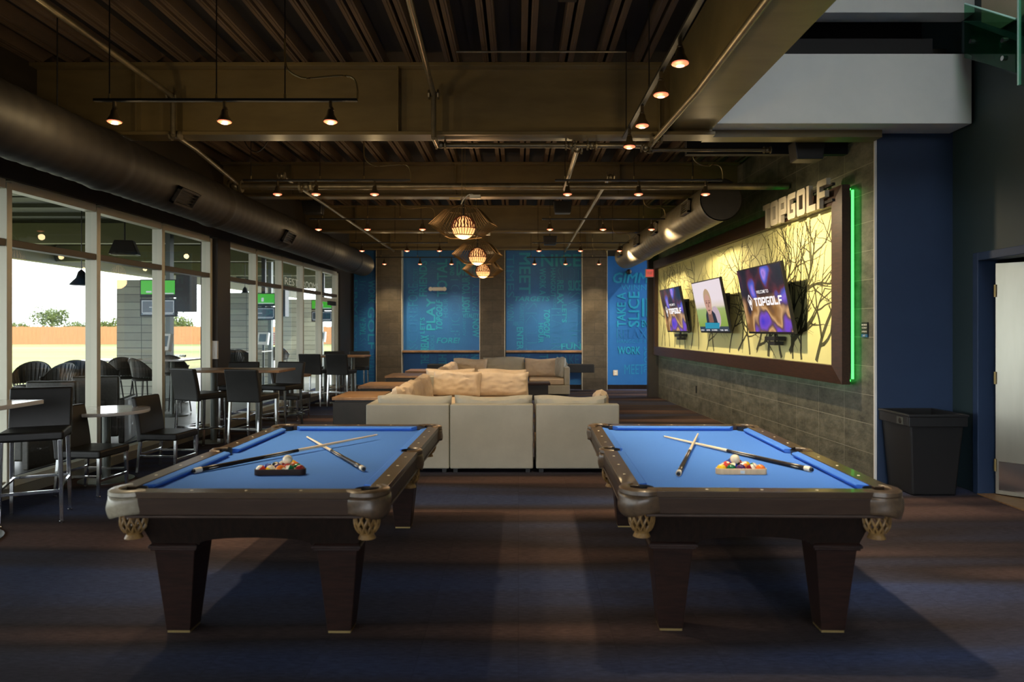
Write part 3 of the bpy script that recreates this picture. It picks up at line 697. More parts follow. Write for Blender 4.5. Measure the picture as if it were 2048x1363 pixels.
def track(label, x0, x1, y, heads, rods, aims, e, feed=True, spill=2.5, wide=None):
    c = (x0+x1)/2
    t = thing('track_light', label, 'track light', (c, y, TZ), 0, 'track lights')
    MB().box(x0-c, x1-c, -.018, .018, 0, .022).build('track_rail', M['black_metal'], t, bevel=.002, seg=1)
    for r_ in rods:
        MB().tube([(r_-c, 0, .02), (r_-c, 0, DK-TZ+.13)], .005, 6).tube([(r_-c, 0, .02), (r_-c, 0, .06)], .010, 6, 1).build('hanging_rod', [M['black_metal'], M['brass']], t)
    if feed:
        a = rods[-1]-c; b = x1-c
        pts = [(a, 0, .5), (a, 0, .35), (a+.02, 0, .26), (a+.10, 0, .20), (a+.2, 0, .185), (b-.12, 0, .205), (b-.03, 0, .18), (b, 0, .10), (b, 0, .02)]
        if b - a > .25: MB().tube(smooth_path(pts), .008, 6).build('feed_cable', M['brass'], t, smooth=True)
    for i, hx in enumerate(heads):
        wd_ = wide and i == 2; lamp_head(t, hx-c, 0, .0, aims[i], e*(2.3 if wd_ else 1), 120 if wd_ else 75, spill)
    return t
def xr(pxs, D): return [X_at(p, D) for p in pxs]
DT = [5.55, 8.54, 11.56, 14.74, 17.75]
dn = (0, .05, -1)
hx = xr((229, 449, 661), DT[0]); rx = xr((219, 433, 570), DT[0])
track('nearest left track light with three lamps in front of the deep beam', X_at(188, DT[0]), X_at(715, DT[0]), DT[0], hx, rx, [(.72,-.25,-1), (.40,-.12,-1), (.1,.9,-.5)], 200, spill=9)
left = [((486, 821), (555, 632, 749), (502, 640, 728)), ((619, 869), (637, 735, 845), (645, 735, 800)), ((701, 896), (724, 814, 879), (712, 790, 842)), ((752, 917), (769, 840, 903), (762, 835, 880))]
right = [((1110, 1445), (1135, 1277, 1411), (1130, 1268, 1385)), ((1084, 1330), (1100, 1206, 1303), (1100, 1200, 1287)), ((1064, 1260), (1078, 1161, 1239), (1076, 1160, 1225)), ((1053, 1214), (1069, 1131, 1198), (1062, 1128, 1185))]
where = ['before the second beam', 'behind the second beam', 'before the third beam', 'close to the back wall']
for i in range(4):
    D = DT[i+1]
    for side_, dat in (('left', left[i]), ('right', right[i])):
        a, h, r_ = dat
        aim = [(.2, .3, -1)]*3 if i < 3 else [(0, .55, -1)]*3
        if side_ == 'right' and i < 3: aim = [(-.3, .2, -1), (-.1, .3, -1), (1, .1, -1.0)]
        if i == 3: aim = [(0, .50, -1)]*3
        track('three-lamp track light hanging on the %s %s' % (side_, where[i]), X_at(a[0], D), X_at(a[1], D), D, xr(h, D), xr(r_, D), aim, 150, wide=(side_ == 'right' and i < 3))
# the track that runs toward the camera on the right
t = thing('track_light', 'four-lamp track light running toward the camera beside the girder', 'track light', (1.0, 5.2, TZ), R(90), 'track lights')
MB().box(-1.75, 1.45, -.018, .018, 0, .022).build('track_rail', M['black_metal'], t)
for k in (-1.5, .16, 1.3): MB().tube([(k, 0, .02), (k, 0, DK-TZ+.13)], .005, 6).build('hanging_rod', M['black_metal'], t)
for k, aim in ((-.87, (-.1, -.3, -1)), (-.29, (.2, -.45, -1)), (.46, (.45, .1, -1)), (1.11, (-.25, -.25, -1))): lamp_head(t, k, 0, 0, aim, 190, 80)

# pipes
def pipe(label, pts, r=.03, fit=(), name='ceiling_pipe', m='pipe'):
    pts = [Vector(p) for p in pts]; o0 = pts[0].copy()
    t = thing(name, label, 'pipe', o0)
    mb = MB()
    for a, b in zip(pts[:-1], pts[1:]): mb.tube([a-o0, b-o0], r, 10)
    mb.build('pipe_run', M[m], t, smooth=True)
    if fit:
        for k in fit:
            p = Vector(k)-o0
            f = MB().sphere(p, r*1.45, 10, 8)
            f.tube([p+Vector((-r*2, 0, 0)), p+Vector((-r*1.4, 0, 0))], r*1.9, 8).tube([p+Vector((r*1.4, 0, 0)), p+Vector((r*2, 0, 0))], r*1.9, 8)
            f.build('pipe_fitting', M['pipe'], t, smooth=True)
    return t
pipe('pipe that drops past the deep beam and turns right beneath it', [(-.55, -2, 4.02), (-.83, 6.85, 3.92), (-.83, 6.85, 3.50), (-.83, 7.15, 3.50), (1.34, 7.15, 3.50)], .026, [(-.83, 6.85, 3.92), (-.79, 7.12, 3.50), (.53, 7.15, 3.50), (.75, 7.15, 3.50), (1.30, 7.15, 3.48)])
pipe('sloping pipe beside the girder toward the camera', [(1.34, 7.12, 3.50), (1.44, 5.6, 3.54), (1.46, 2.0, 3.56)], .028, [(1.37, 6.95, 3.52)])
pipe('short pipe linking the two crosswise pipes', [(.61, 7.15, 3.50), (.62, 9.38, 3.50)], .028, [(.61, 7.3, 3.50)])
pipe('long crosswise pipe from the window side to the tiled wall', [(-3.82, 9.4, 3.54), (3.62, 9.4, 3.54)], .045, [(-3.80, 9.4, 3.54), (-2.85, 9.4, 3.54)])
pipe('pipe running back from the long crosswise pipe on the right', [(1.22, 9.36, 3.60), (1.22, 9.3, 3.66), (1.22, 18.4, 3.66)], .026, [(1.22, 9.28, 3.64)])
pipe('pipe running back from the long crosswise pipe on the left', [(-3.10, 9.3, 3.60), (-3.14, 9.3, 3.66), (-3.26, 18.3, 3.66)], .024, [(-3.14, 9.28, 3.66)])
pipe('pipe on the left that steps down past the deep beam', [(-3.25, -2, 4.02), (-3.38, 6.85, 3.90), (-3.38, 6.85, 3.53), (-3.42, 7.4, 3.53), (-3.76, 9.4, 3.56)], .026, [(-3.38, 6.85, 3.9), (-3.38, 6.9, 3.53)])
pipe('short sprinkler pipe ending near the hung speaker', [(1.36, 7.6, 3.57), (2.72, 7.6, 3.57)], .02, [(2.70, 7.6, 3.57), (1.42, 7.6, 3.56)])
pipe('thin conduit crossing just below the deck', [(-.58, 6.5, 4.2), (1.0, 6.5, 4.2)], .010, name='ceiling_conduit')
tag(MB().box(-.07, .07, -.05, .05, 0, .10).build('junction_box', M['black_metal'], loc=(.38, 5.4, 4.17)), 'square junction box on the deck above the thin conduit', 'junction box')
tag(MB().tube(smooth_path([(0,0,.1), (.1,0,-.45), (.25,0,-.62), (.4,0,-.45), (.5,0,.1)], 8), .006, 6).tube(smooth_path([(.06,0,.1), (.18,0,-.32), (.3,0,-.40), (.42,0,-.30), (.5,0,.1)], 8), .005, 6).build('hanging_cable', M['black_metal'], loc=(-3.25, 8.0, DK)), 'loops of loose cable hanging under the deck on the left', 'cable')

# ducts
def duct(label, x, z, r, y0, y1, m, grilles, endm, dz=0):
    t = thing('air_duct', label, 'duct', (x[0], y0, z))
    L = y1-y0; dx = x[1]-x[0]; pts = []; rs = []
    k = 0; N = int(L/.06); mb = MB()
    for i in range(N+1):
        s_ = i/N; pts.append((dx*s_, L*s_, dz*s_)); rs.append(r*(1.0 if i % 3 else 1.022) * (1.05 if i % 40 < 2 else 1))
    mb.tube(pts, rs, 32, cap=False); mb.build('duct_tube', M[m], t, smooth=True)
    MB().tube([(0, -.004, 0), (0, .001, 0)], r*1.01, 32).build('duct_end', M[endm], t)
    MB().tube([(dx, L, dz), (dx, L+.004, dz)], r*1.01, 32).build('duct_end', M[endm], t)
    for s_, a in grilles:
        g = MB(); c = Vector((dx*s_/L, s_, dz*s_/L)); n_ = Vector((math.cos(a), 0, math.sin(a)))
        up_ = Vector((-math.sin(a), 0, math.cos(a)))
        mt_ = Matrix.Translation(c + n_*(r-.005)) @ Matrix(((0, up_.x, n_.x, 0), (1, 0, 0, 0), (0, up_.z, n_.z, 0), (0,0,0,1)))
        w_, h_ = .22, .10
        g.box(-w_, w_, -h_, -h_+.025, 0, .05, 0, mt_); g.box(-w_, w_, h_-.025, h_, 0, .05, 0, mt_); g.box(-w_, -w_+.025, -h_, h_, 0, .05, 0, mt_); g.box(w_-.025, w_, -h_, h_, 0, .05, 0, mt_)
        g.box(-w_, w_, -h_, h_, 0, .012, 1, mt_)
        for j in range(5): g.box(-w_, w_, -h_+.03+j*.035, -h_+.036+j*.035, .012, .035, 0, mt_)
        g.build('duct_grille', [M[m], M['black']], t)
    for s_ in (L*.2, L*.5, L*.8): MB().tube([(dx*s_/L, s_, r), (dx*s_/L, s_, DK-z)], .006, 6).build('duct_strap', M['black_metal'], t)
    return t
duct('round metal duct high along the tiled wall on the right', (2.78, 2.52), 3.40, .275, 9.6, 16.3, 'duct', [(.7, math.pi*.98), (2.7, math.pi*.98), (4.2, math.pi*.98), (6.0, math.pi*.98)], 'duct_dark', -.09)
duct('long dark round duct running above the windows on the left', (-3.97, -3.87), 3.22, .275, -5.5, 17.4, 'duct_dark', [(13.2, -.55), (16.6, -.5)], 'black')

# pendants
def pendant(label, x, y, z, first=None):
    if first: return dup(first, label, (x, y, z))
    t = thing('pendant_lamp', label, 'pendant lamp', (x, y, z), 0, 'wire pendant lamps')
    g = .148
    prof = [(.001, -g)] + [(g*math.sin(R(a)), -g*math.cos(R(a))) for a in range(10, 91, 10)] + [(g*math.sin(R(a)), -g*math.cos(R(a))) for a in range(100, 171, 10)] + [(.001, g)]
    gl = MB().lathe(prof, n=28).build('glass_globe', M['globe'], t, smooth=True)
    cage = MB()
    for k in range(22):
        a = 2*math.pi*k/22
        for j in range(9):
            e0 = -5 + j*10; e1 = e0 + 10; gg_ = g + .006
            tw = .05*math.sin(j*1.9 + k*1.1)
            q0 = Vector((gg_*math.cos(R(e0))*math.cos(a+tw), gg_*math.cos(R(e0))*math.sin(a+tw), gg_*math.sin(R(e0))))
            tw2 = .05*math.sin((j+1)*1.9 + k*1.1)
            q1 = Vector((gg_*math.cos(R(e1))*math.cos(a+tw2), gg_*math.cos(R(e1))*math.sin(a+tw2), gg_*math.sin(R(e1))))
            cage.tube([q0, q1], .0095*max(.35, math.cos(R(e0))), 4)
    cage.tube([((g+.004)*math.cos(2*math.pi*k/28), (g+.004)*math.sin(2*math.pi*k/28), -.012) for k in range(29)], .005, 4)
    cage.build('globe_cage', M['globe_rib'], t)
    # faceted wire shade
    sh = MB(); nf = 6; off = R(18)
    def ring(r, z_, n_=nf): return [Vector((r*math.cos(off+2*math.pi*k/n_), r*math.sin(off+2*math.pi*k/n_), z_)) for k in range(n_)]
    tp, md, bt = ring(.25, .225), ring(.455, .03), ring(.25, -.115)
    apex = Vector((0, 0, .30))
    for k in range(nf):
        k2 = (k+1) % nf
        for A, B, r_ in ((tp[k], md[k], .005), (md[k], bt[k], .005), (tp[k], tp[k2], .005), (bt[k], bt[k2], .006), (apex, tp[k], .005)):
            sh.tube([A, B], r_, 4)
        for j in range(1, 9):
            f_ = j/9
            a = tp[k].lerp(tp[k2], f_); b = md[k].lerp(md[k2], f_); c = bt[k].lerp(bt[k2], f_)
            sh.tube([a, b], .0042, 4).tube([b, c], .0042, 4)
    sh.build('wire_shade', M['shade_wire'], t)
    MB().tube([(0, 0, .14), (0, 0, .30)], .012, 8).build('lamp_stem', M['black_metal'], t)
    MB().tube([(-.02, 0, .30), (-.02, 0, DK-z+.13)], .004, 6).tube([(.02, 0, .30), (.02, 0, DK-z+.13)], .003, 6).build('hanging_cord', M['brass'], t)
    MB().tube(smooth_path([(-.03, 0, .30), (0, 0, .36), (.05, 0, .41), (.10, 0, .43), (.14, 0, .41)]), .008, 6).build('loose_cable', M['white'], t, smooth=True)
    MB().box(.08, .22, -.03, .03, .37, .42).build('driver_box', M['white'], t, bevel=.005)
    MB().box(-.18, -.04, -.03, .03, .36, .385).build('canopy_plate', M['brass'], t)
    ld = bpy.data.lights.new('globe_light', 'POINT'); ld.energy = 25; ld.color = (1, .58, .28); ld.shadow_soft_size = .16
    lo = bpy.data.objects.new('globe_light', ld); COL.objects.link(lo); lo.parent = t; lo.location = (0, 0, -.20)
    return t
p1 = pendant('largest and nearest glowing pendant lamp with faceted wire shade', X_at(927, 9.0), 9.0, Z_at(455, 9.0))
pendant('middle glowing pendant lamp with faceted wire shade', X_at(955, 12.1), 12.1, Z_at(513, 12.1), p1)
pendant('smallest and farthest glowing pendant lamp with faceted wire shade', X_at(966, 14.9), 14.9, Z_at(542, 14.9), p1)

# speakers, exit sign, emergency light, camera dome, outlet
def speaker(label, px, py, D, w_, h_, d_):
    p = P(px, py, D); t = thing('ceiling_speaker', label, 'speaker', p)
    MB().taper((0, 0, -h_/2), (w_*.42, d_/2), (0, 0, h_/2), (w_/2, d_/2)).build('speaker_box', M['black'], t, bevel=.012)
    MB().box(-w_*.4, w_*.4, -d_/2-.006, -d_/2, -h_*.4, h_*.4).build('speaker_grille', M['black_metal'], t)
    MB().tube([(0,0,h_/2), (0,0,DK-p.z)], .012, 8).build('mounting_pole', M['black_metal'], t)
speaker('big black speaker box hung high beside the tiled wall', 1613, 304, 7.62, .34, .20, .2)
speaker('black speaker hanging between the second and third beams', 1125, 415, 12.8, .34, .22, .2)
speaker('small black speaker hanging near the far end of the ceiling', 1100, 481, 16.2, .32, .20, .2)
speaker('black speaker hanging on the left behind the second beam', 627, 415, 12.0, .36, .22, .2)
ex = thing('exit_sign', 'small red EXIT sign hanging beside the framed panel', 'sign', P(1299, 546, 16.6))
MB().box(-.10, .10, -.03, .03, -.10, .10).build('sign_box', M['white'], ex)
MB().box(-.085, .085, -.033, -.03, -.085, .085).build('sign_face', M['exit_red'], ex)
mb = MB(); text_into(mb, 'EXIT', (0, 0), .12, .07, Matrix(((1,0,0,0), (0,0,-1,-.034), (0,1,0,0), (0,0,0,1))), bold=.02); mb.build('sign_lettering', M['white'], ex)
MB().tube([(0,0,.10), (0,0,.32)], .008, 6).build('sign_stem', M['black_metal'], ex)
em = thing('emergency_light', 'white twin-head emergency light on the PLAY mural', 'emergency light', P(876, 578, BW) + Vector((0, -.06, 0)))
MB().box(-.14, .14, -.04, .05, -.05, .05).build('light_body', M['white'], em, bevel=.015)
for s_ in (-1, 1):
    hd = MB().lathe([(.001, .0), (.05, 0), (.058, .05), (.05, .055), (.001, .05)], n=16).build('lamp_head', M['white'], em, smooth=True)
    hd.matrix_local = Matrix.Translation((s_*.185, -.01, .0)) @ Matrix.Rotation(R(90), 4, 'X')
tag(MB().sphere((0,0,0), .075, 14, 10).box(-.05, .05, 0, .10, -.05, .05).build('security_camera', M['black'], smooth=True, loc=P(1258, 543, BW-.10)), 'black dome security camera on the GIMME mural', 'camera')
ol = thing('wall_outlet', 'almond wall outlet low on the GIMME mural', 'outlet', P(1231, 745, BW-.006))
MB().box(-.06, .06, -.005, .006, -.07, .07).build('outlet_plate', M['almond'], ol, bevel=.003)
MB().box(-.025, .025, -.008, -.005, -.05, -.01).box(-.025, .025, -.008, -.005, .01, .05).build('outlet_socket', M['white'], ol)
from mathutils import noise as mnoise
# ================================================================== POOL TABLES
M['shield'] = noisy('pocket_leather', (.060,.038,.022), (.11,.070,.040), 30, rough=.36, coat=.15)
M['shield_pale'] = noisy('pale_pocket_leather', (.24,.21,.15), (.34,.30,.22), 30, rough=.36, coat=.15)
HW, HL = .705, 1.262
def pool_table(label, loc, rz, pale=False):
    t = thing('pool_table', label, 'pool table', loc, rz, 'blue-cloth pool tables')
    MB().box(-.62, .62, -1.18, 1.18, .735, .765).build('cloth_bed', M['cloth'], t)
    # cushions
    def cushion(x0, x1, ins, depth, cut0, cut1, rot):    # runs along local x at y=ins, nose toward -y
        mb = MB(); v = []
        for x, c in ((x0, cut0), (x1, cut1)):
            s_ = 1 if x == x0 else -1
            v += [(x, ins, .765), (x, ins, .800), (x+s_*c*.9, ins-depth, .796), (x+s_*c, ins-depth-.008, .786), (x+s_*c*.7, ins-depth+.012, .765)]
        mt = Matrix.Rotation(rot, 4, 'Z'); v = [mt @ Vector(p) for p in v]
        mb.add(v, [(i, (i+1)%5, 5+(i+1)%5, 5+i) for i in range(5)] + [(4,3,2,1,0), (5,6,7,8,9)])
        mb.build('cushion', M['cloth'], t, bevel=.004, seg=1)
    for rot in (0, math.pi): cushion(-.515, .515, 1.172, .048, .045, .045, rot)
    for rot in (math.pi/2, -math.pi/2):
        cushion(-1.075, -.058, .612, .048, .045, .020, rot); cushion(.058, 1.075, .612, .048, .020, .045, rot)
    # wooden rails with pearl sights
    def rail(x0, x1, y0, y1, sights):
        mb = MB().box(x0, x1, y0, y1, .770, .803, 0)
        for a, b in sights: mb.lathe([(.001, .8045), (.0085, .8045), (.009, .802)], (a, b, 0), 12, 1)
        rl = mb.build('rail', [M['wood_rail'], M['cream']], t, bevel=.010, seg=3)
    xs = [-.57*.75+.57*.5*k*.5 for k in range(0)]
    for s_ in (-1, 1):
        sx = s_*(HW+.612)/2
        for a, b in ((-1.13, -.085), (.085, 1.13)):
            q = [(sx, y) for y in (([-.845, -.563, -.28] if a < 0 else [.28, .563, .845]))]
            rail(min(s_*.612, s_*HW), max(s_*.612, s_*HW), a, b, q)
        rail(-.58, .58, min(s_*1.172, s_*HL), max(s_*1.172, s_*HL), [(x, s_*(1.172+HL)/2) for x in (-.28, 0, .28)])
    # fascia
    fa = MB()
    for s_ in (-1, 1):
        fa.taper((0, s_*1.235, .685), (.60, .020), (0, s_*1.242, .770), (.60, .020)); fa.taper((s_*.678, 0, .685), (.02, 1.14), (s_*.685, 0, .770), (.02, 1.14))
        fa.box(-.60, .60, s_*1.24-.026, s_*1.24+.026, .672, .686); fa.box(s_*.68-.026, s_*.68+.026, -1.14, 1.14, .672, .686)
    fa.build('rail_fascia', M['wood_fascia'], t, bevel=.004)
    # cabinet with arched lower edge
    def arch(halftop, halfbot, flat, yt, yb, rot):
        mb = MB(); pts = [(-halftop, .69), (halftop, .69), (halfbot, .485)]
        pts.append((flat, .485))
        for k in range(1, 12):
            a = math.pi*k/12; pts.append((flat*math.cos(a), .485+.045*math.sin(a)**.8))
        pts += [(-flat, .485), (-halfbot, .485)]
        yy = lambda z: yb + (yt-yb)*(z-.485)/.205
        n_ = len(pts); mt = Matrix.Rotation(rot, 4, 'Z')
        v = [mt @ Vector((x, yy(z), z)) for x, z in pts] + [mt @ Vector((x*.96, yy(z)+.035, z)) for x, z in pts]
        mb.add(v, [tuple(range(n_-1,-1,-1)), tuple(range(n_, 2*n_))] + [(i, (i+1)%n_, n_+(i+1)%n_, n_+i) for i in range(n_)])
        return mb
    cb = MB()
    for rot, ht, hb, fl, yt, yb in ((0, .61, .545, .30, -1.17, -1.095), (math.pi, .61, .545, .30, -1.17, -1.095), (math.pi/2, 1.17, 1.095, .84, -.61, -.545), (-math.pi/2, 1.17, 1.095, .84, -.61, -.545)):
        a = arch(ht, hb, fl, yt, yb, rot); cb.add(a.v, a.f)
    cb.build('cabinet', M['wood_black'], t)
    MB().box(-.58, .58, -1.12, 1.12, .66, .735).build('slate_frame', M['wood_black'], t)
    for sx in (-1, 1):
        for sy in (-1, 1):
            x, y = sx*.432, sy*.985
            lg = MB().taper((x, y, .012), (.064, .064), (x, y, .47), (.108, .108)).box(x-.10, x+.10, y-.10, y+.10, .485, .66)
            lo = lg.build('leg', M['wood_dark'], t, bevel=.004)
            MB().box(x-.122, x+.122, y-.122, y+.122, .458, .470).box(x-.130, x+.130, y-.130, y+.130, .470, .486).taper((x, y, .486), (.13, .13), (x, y, .50), (.112, .112)).build('leg_collar', M['wood_dark'], lo, bevel=.004)
            MB().box(x-.060, x+.060, y-.060, y+.060, 0, .012).build('foot_plate', M['brass'], lo)
    # pockets
    def pocket(px, py, ang, span, r_in, r_out, pale):
        pk = bpy.data.objects.new('pocket', None)
        c = (px, py, 0); a0 = ang - span/2; a1 = ang + span/2
        cs = MB().lathe([(r_in, .770), (r_in, .800), (r_in+.008, .808), (r_out-.012, .808), (r_out, .800), (r_out+.002, .782), (r_out-.006, .772), (r_in, .770)], c, 20, 0, a0, a1)
        sm = M['shield_pale'] if pale else M['shield']
        o = cs.build('pocket', sm, t, smooth=True)
        MB().lathe([(r_in+.002, .80), (r_in-.004, .74), (r_in-.012, .68), (.001, .66)], c, 18).build('pocket_liner', M['black'], o, smooth=True)
        # shaped leather shield under the casting
        sh = MB(); n_ = 18
        for ring_, rr in ((0, r_out-.006), (1, r_out-.016)):
            pass
        prof = lambda f: .672 + .030*abs(2*f-1)**1.5 - .012*math.cos(4*math.pi*f)*.5
        v = []; rows = 6
        for j in range(rows+1):
            for k in range(n_+1):
                f = k/n_; th = a0+.05 + (a1-a0-.1)*f; zb = prof(f)
                z = .775 + (zb-.775)*j/rows; r_ = r_out-.004 + .006*math.sin(math.pi*j/rows) + .003*math.sin(9*f+j)
                v.append((px+r_*math.cos(th), py+r_*math.sin(th), z))
        fcs = [(j*(n_+1)+k, j*(n_+1)+k+1, (j+1)*(n_+1)+k+1, (j+1)*(n_+1)+k) for j in range(rows) for k in range(n_)]
        so = MB().add(v, fcs).build('pocket_shield', sm, o, smooth=True)
        sd = so.modifiers.new('thick', 'SOLIDIFY'); sd.thickness = .006
        # woven leather basket
        nb = MB(); rr = lambda z: .064*math.sin(math.pi*.5*min(1, max(.05, (z-.560)/.07)))*.55 + .029
        nst = 12
        for k in range(nst):
            for d in (-1, 1):
                pts = []
                for j in range(7):
                    z = .690 - j*.0185; th = 2*math.pi*k/nst + d*j*.13
                    pts.append((px+rr(z)*math.cos(th), py+rr(z)*math.sin(th), z))
                nb.tube(pts, .0062, 5)
        nb.lathe([(.034, .585), (.040, .578), (.036, .565), (.046, .545), (.001, .545)], c, 16)
        nb.lathe([(rr(.69)-.006, .696), (rr(.69)+.006, .696), (rr(.69)+.006, .676), (rr(.69)-.004, .676)], c, 18)
        nb.build('pocket_net', M['net'], o, smooth=True)
        bpy.data.objects.remove(pk)
    for sx in (-1, 1):
        for sy in (-1, 1):
            pocket(sx*.607, sy*1.162, math.atan2(sy, sx), R(205), .064, .118, pale and sx < 0 and sy < 0)
        pocket(sx*.640, 0, 0 if sx > 0 else math.pi, R(190), .056, .088, False)
    return t
LT = (-1.385, 4.80); RT = (1.285, 4.815)
pool_table('pool table on the left, dark rack and crossed cues on its blue cloth', (LT[0], LT[1], 0), R(-.4), True)
pool_table('pool table on the right, pale wooden rack and crossed cues on its blue cloth', (RT[0], RT[1], 0), R(-1.6))

# balls
BR = .0286; BED = .765
BC = {'yellow': (.85,.52,.02), 'blue': (.01,.03,.30), 'red': (.65,.03,.02), 'purple': (.06,.015,.10), 'orange': (.85,.20,.03), 'green': (.0,.12,.04), 'maroon': (.22,.015,.02), 'black': (.01,.01,.01)}
bm_ = {}
def ball_mat(colour, stripe):
    k = (colour, stripe)
    if k in bm_: return bm_[k]
    m = mat('%s_%s_ball' % ('striped' if stripe else 'solid', colour), BC.get(colour, (.85,.76,.55)), .12, coat=.5)
    if colour != 'cue':
        tc = nd(m, 'ShaderNodeTexCoord'); sp = nd(m, 'ShaderNodeSeparateXYZ'); lk(m, tc.outputs['Object'], sp.inputs[0])
        ab = nd(m, 'ShaderNodeMath', operation='ABSOLUTE'); lk(m, sp.outputs[2], ab.inputs[0])
        gt = nd(m, 'ShaderNodeMath', operation='GREATER_THAN'); lk(m, ab.outputs[0], gt.inputs[0]); gt.inputs[1].default_value = .016 if stripe else .0272
        c = mixc(m, gt.outputs[0], BC[colour], (.86,.78,.60)); lk(m, c, bsdf(m).inputs['Base Color'])
    bm_[k] = m; return m
ball_me = {}
def ball(colour, stripe, x, y, z, label, group, rb_):
    mb = MB().sphere((0,0,0), BR, 24, 16)
    o = mb.build('pool_ball', ball_mat(colour, stripe), smooth=True, loc=(x, y, z))
    o.rotation_euler = (rb_.uniform(-1.1, 1.1), rb_.uniform(-1, 1), rb_.uniform(0, 6))
    return tag(o, label, 'pool ball', group)
def rack(where, cx, y0, rz, wood, order, seed, lab):
    rb_ = random.Random(seed)
    d = 2*BR+.0006; mt = Matrix.Translation((cx, y0, 0)) @ Matrix.Rotation(rz, 4, 'Z')
    # rack frame: rounded triangle, flat side toward the camera
    s_ = d*5/2 + .028
    tri = [Vector((-s_, -.032)), Vector((s_, -.032)), Vector((0, -.032 + s_*2*.866))]
    cen = sum(tri, Vector((0,0)))/3
    def loop(off):
        pts = []
        for i, p in enumerate(tri):
            q = cen + (p-cen)*(1 - off*2.05/ (s_*1.0) * .56)
            dirc = math.atan2((q-cen).y, (q-cen).x); rc = max(.004, .030-off)
            cc = q - (q-cen).normalized()*rc*2
            for a in range(-60, 61, 20): pts.append((cc.x + rc*math.cos(dirc+R(a)), cc.y + rc*math.sin(dirc+R(a))))
        return pts
    lo, li = loop(0), loop(.016); n_ = len(lo); v = []
    for z, L_ in ((BED+.001, lo), (BED+.036, lo), (BED+.036, li), (BED+.001, li)): v += [(x, y, z) for x, y in L_]
    fs = [(j*n_+i, j*n_+(i+1)%n_, ((j+1)%4)*n_+(i+1)%n_, ((j+1)%4)*n_+i) for j in range(4) for i in range(n_)]
    rk = MB().add(v, fs).build('ball_rack', M[wood], bevel=.003, loc=(cx, y0, 0), rz=rz); tag(rk, lab, 'ball rack')
    if wood == 'wood_light':
        MB().box(-.013, .013, -.034, -.0325, BED+.008, BED+.026).build('paper_label', M['white'], rk)
    ords = ['first', 'second', 'third', 'fourth', 'fifth']; i = 0
    rown = ['front row', 'second row', 'third row', 'fourth row', 'back point']
    for r_ in range(5):
        for c in range(5-r_):
            colour, st = order[i]; i += 1
            p = mt @ Vector(((c-(4-r_)/2)*d, r_*d*.866, BED+BR))
            pos = rown[r_] if r_ == 4 else '%s, %s from the left' % (rown[r_], ords[c])
            ball(colour, st, p.x, p.y, p.z, '%s %s ball in the %s rack, %s' % ('striped' if st else 'solid', colour, where, pos), 'balls in the %s rack' % where, rb_)
    return mt, d
S_, O_ = True, False
mt, d = rack('dark', -1.413, 4.155, R(2), 'wood_dark', [('red', S_), ('yellow', S_), ('orange', S_), ('green', S_), ('maroon', S_), ('blue', O_), ('purple', O_), ('red', O_), ('green', O_),
      ('black', O_), ('maroon', O_), ('orange', O_), ('blue', S_), ('yellow', O_), ('purple', S_)], 3, 'dark triangular ball rack on the left pool table')
rq = random.Random(1)
p = mt @ Vector((d*.25+.005, d*.866*1.5, BED+BR+.046)); ball('cue', O_, p.x, p.y, p.z, 'cream cue ball resting on top of the balls in the dark rack', None, rq)
mt, d = rack('pale wooden', 1.327, 4.175, R(-1.6), 'wood_light', [('yellow', O_), ('green', O_), ('purple', O_), ('maroon', S_), ('orange', O_), ('red', S_), ('blue', S_), ('orange', S_), ('green', S_),
      ('red', O_), ('black', O_), ('yellow', S_), ('blue', O_), ('maroon', O_), ('purple', S_)], 9, 'pale wooden triangular ball rack on the right pool table')
p = mt @ Vector((-d*.25, d*.866*1.5, BED+BR+.046)); ball('cue', O_, p.x, p.y, p.z, 'cream cue ball resting on top of the balls in the pale wooden rack', None, rq)
# cues
def cue(label, butt, tip):
    b, t_ = Vector(butt), Vector(tip); L = (t_-b).length
    t = thing('pool_cue', label, 'pool cue', b, 0, 'pool cues'); q = (t_-b).normalized().to_track_quat('Y', 'Z')
    t.rotation_euler = q.to_euler()
    r = lambda s_: .0150 - (.0150-.0065)*s_
    def part(name, m, a, b_, sc=1): return MB().tube([(0, L*a, 0), (0, L*b_, 0)], [r(a)*sc, r(b_)*sc], 14).build(name, M[m], t, smooth=True)
    part('rubber_bumper', 'black', -.008, .002, .75); part('butt_sleeve', 'cream', .002, .03, 1.12)
    part('butt', 'wood_black', .03, .50); part('joint_collar', 'cream', .50, .525, 1.06); part('shaft', 'shaft', .525, .985); part('ferrule', 'white', .985, .997); part('leather_tip', 'nav_sign', .997, 1.0)
    il = MB()
    for k in range(6):
        a = 2*math.pi*k/6
        for y0_, y1_, w_ in ((.31, .47, .5), (.055, .10, .45)):
            v = []
            for yy, ww in ((y0_, .02), ((y0_+y1_)/2, w_), (y1_, .02)):
                for s_ in (-1, 1): v.append(((r(yy)+.0006)*math.cos(a+s_*ww*.5), L*yy, (r(yy)+.0006)*math.sin(a+s_*ww*.5)))
            il.add(v, [(0,1,3,2), (2,3,5,4)])
    il.build('butt_inlay', M['cream'], t)
CZ = BED+.017
cue('cue left of the dark rack, its tip crossing over the other cue', (X_at(388, 4.18), 4.18, CZ), (X_at(755, 5.47), 5.47, CZ+.020))
cue('cue on the left table, right of the dark rack, butt pointing toward the camera', (X_at(727, 4.24), 4.24, CZ), (X_at(614, 5.52), 5.52, CZ-.004))
cue('cue behind the pale rack, long black butt pointing to the lower right', (X_at(1622, 4.22), 4.22, CZ), (X_at(1328, 5.55), 5.55, CZ-.004))
cue('cue on the right table, left of the pale rack, butt pointing toward the camera', (X_at(1357, 4.10), 4.10, CZ), (X_at(1396, 5.52), 5.52, CZ+.020))

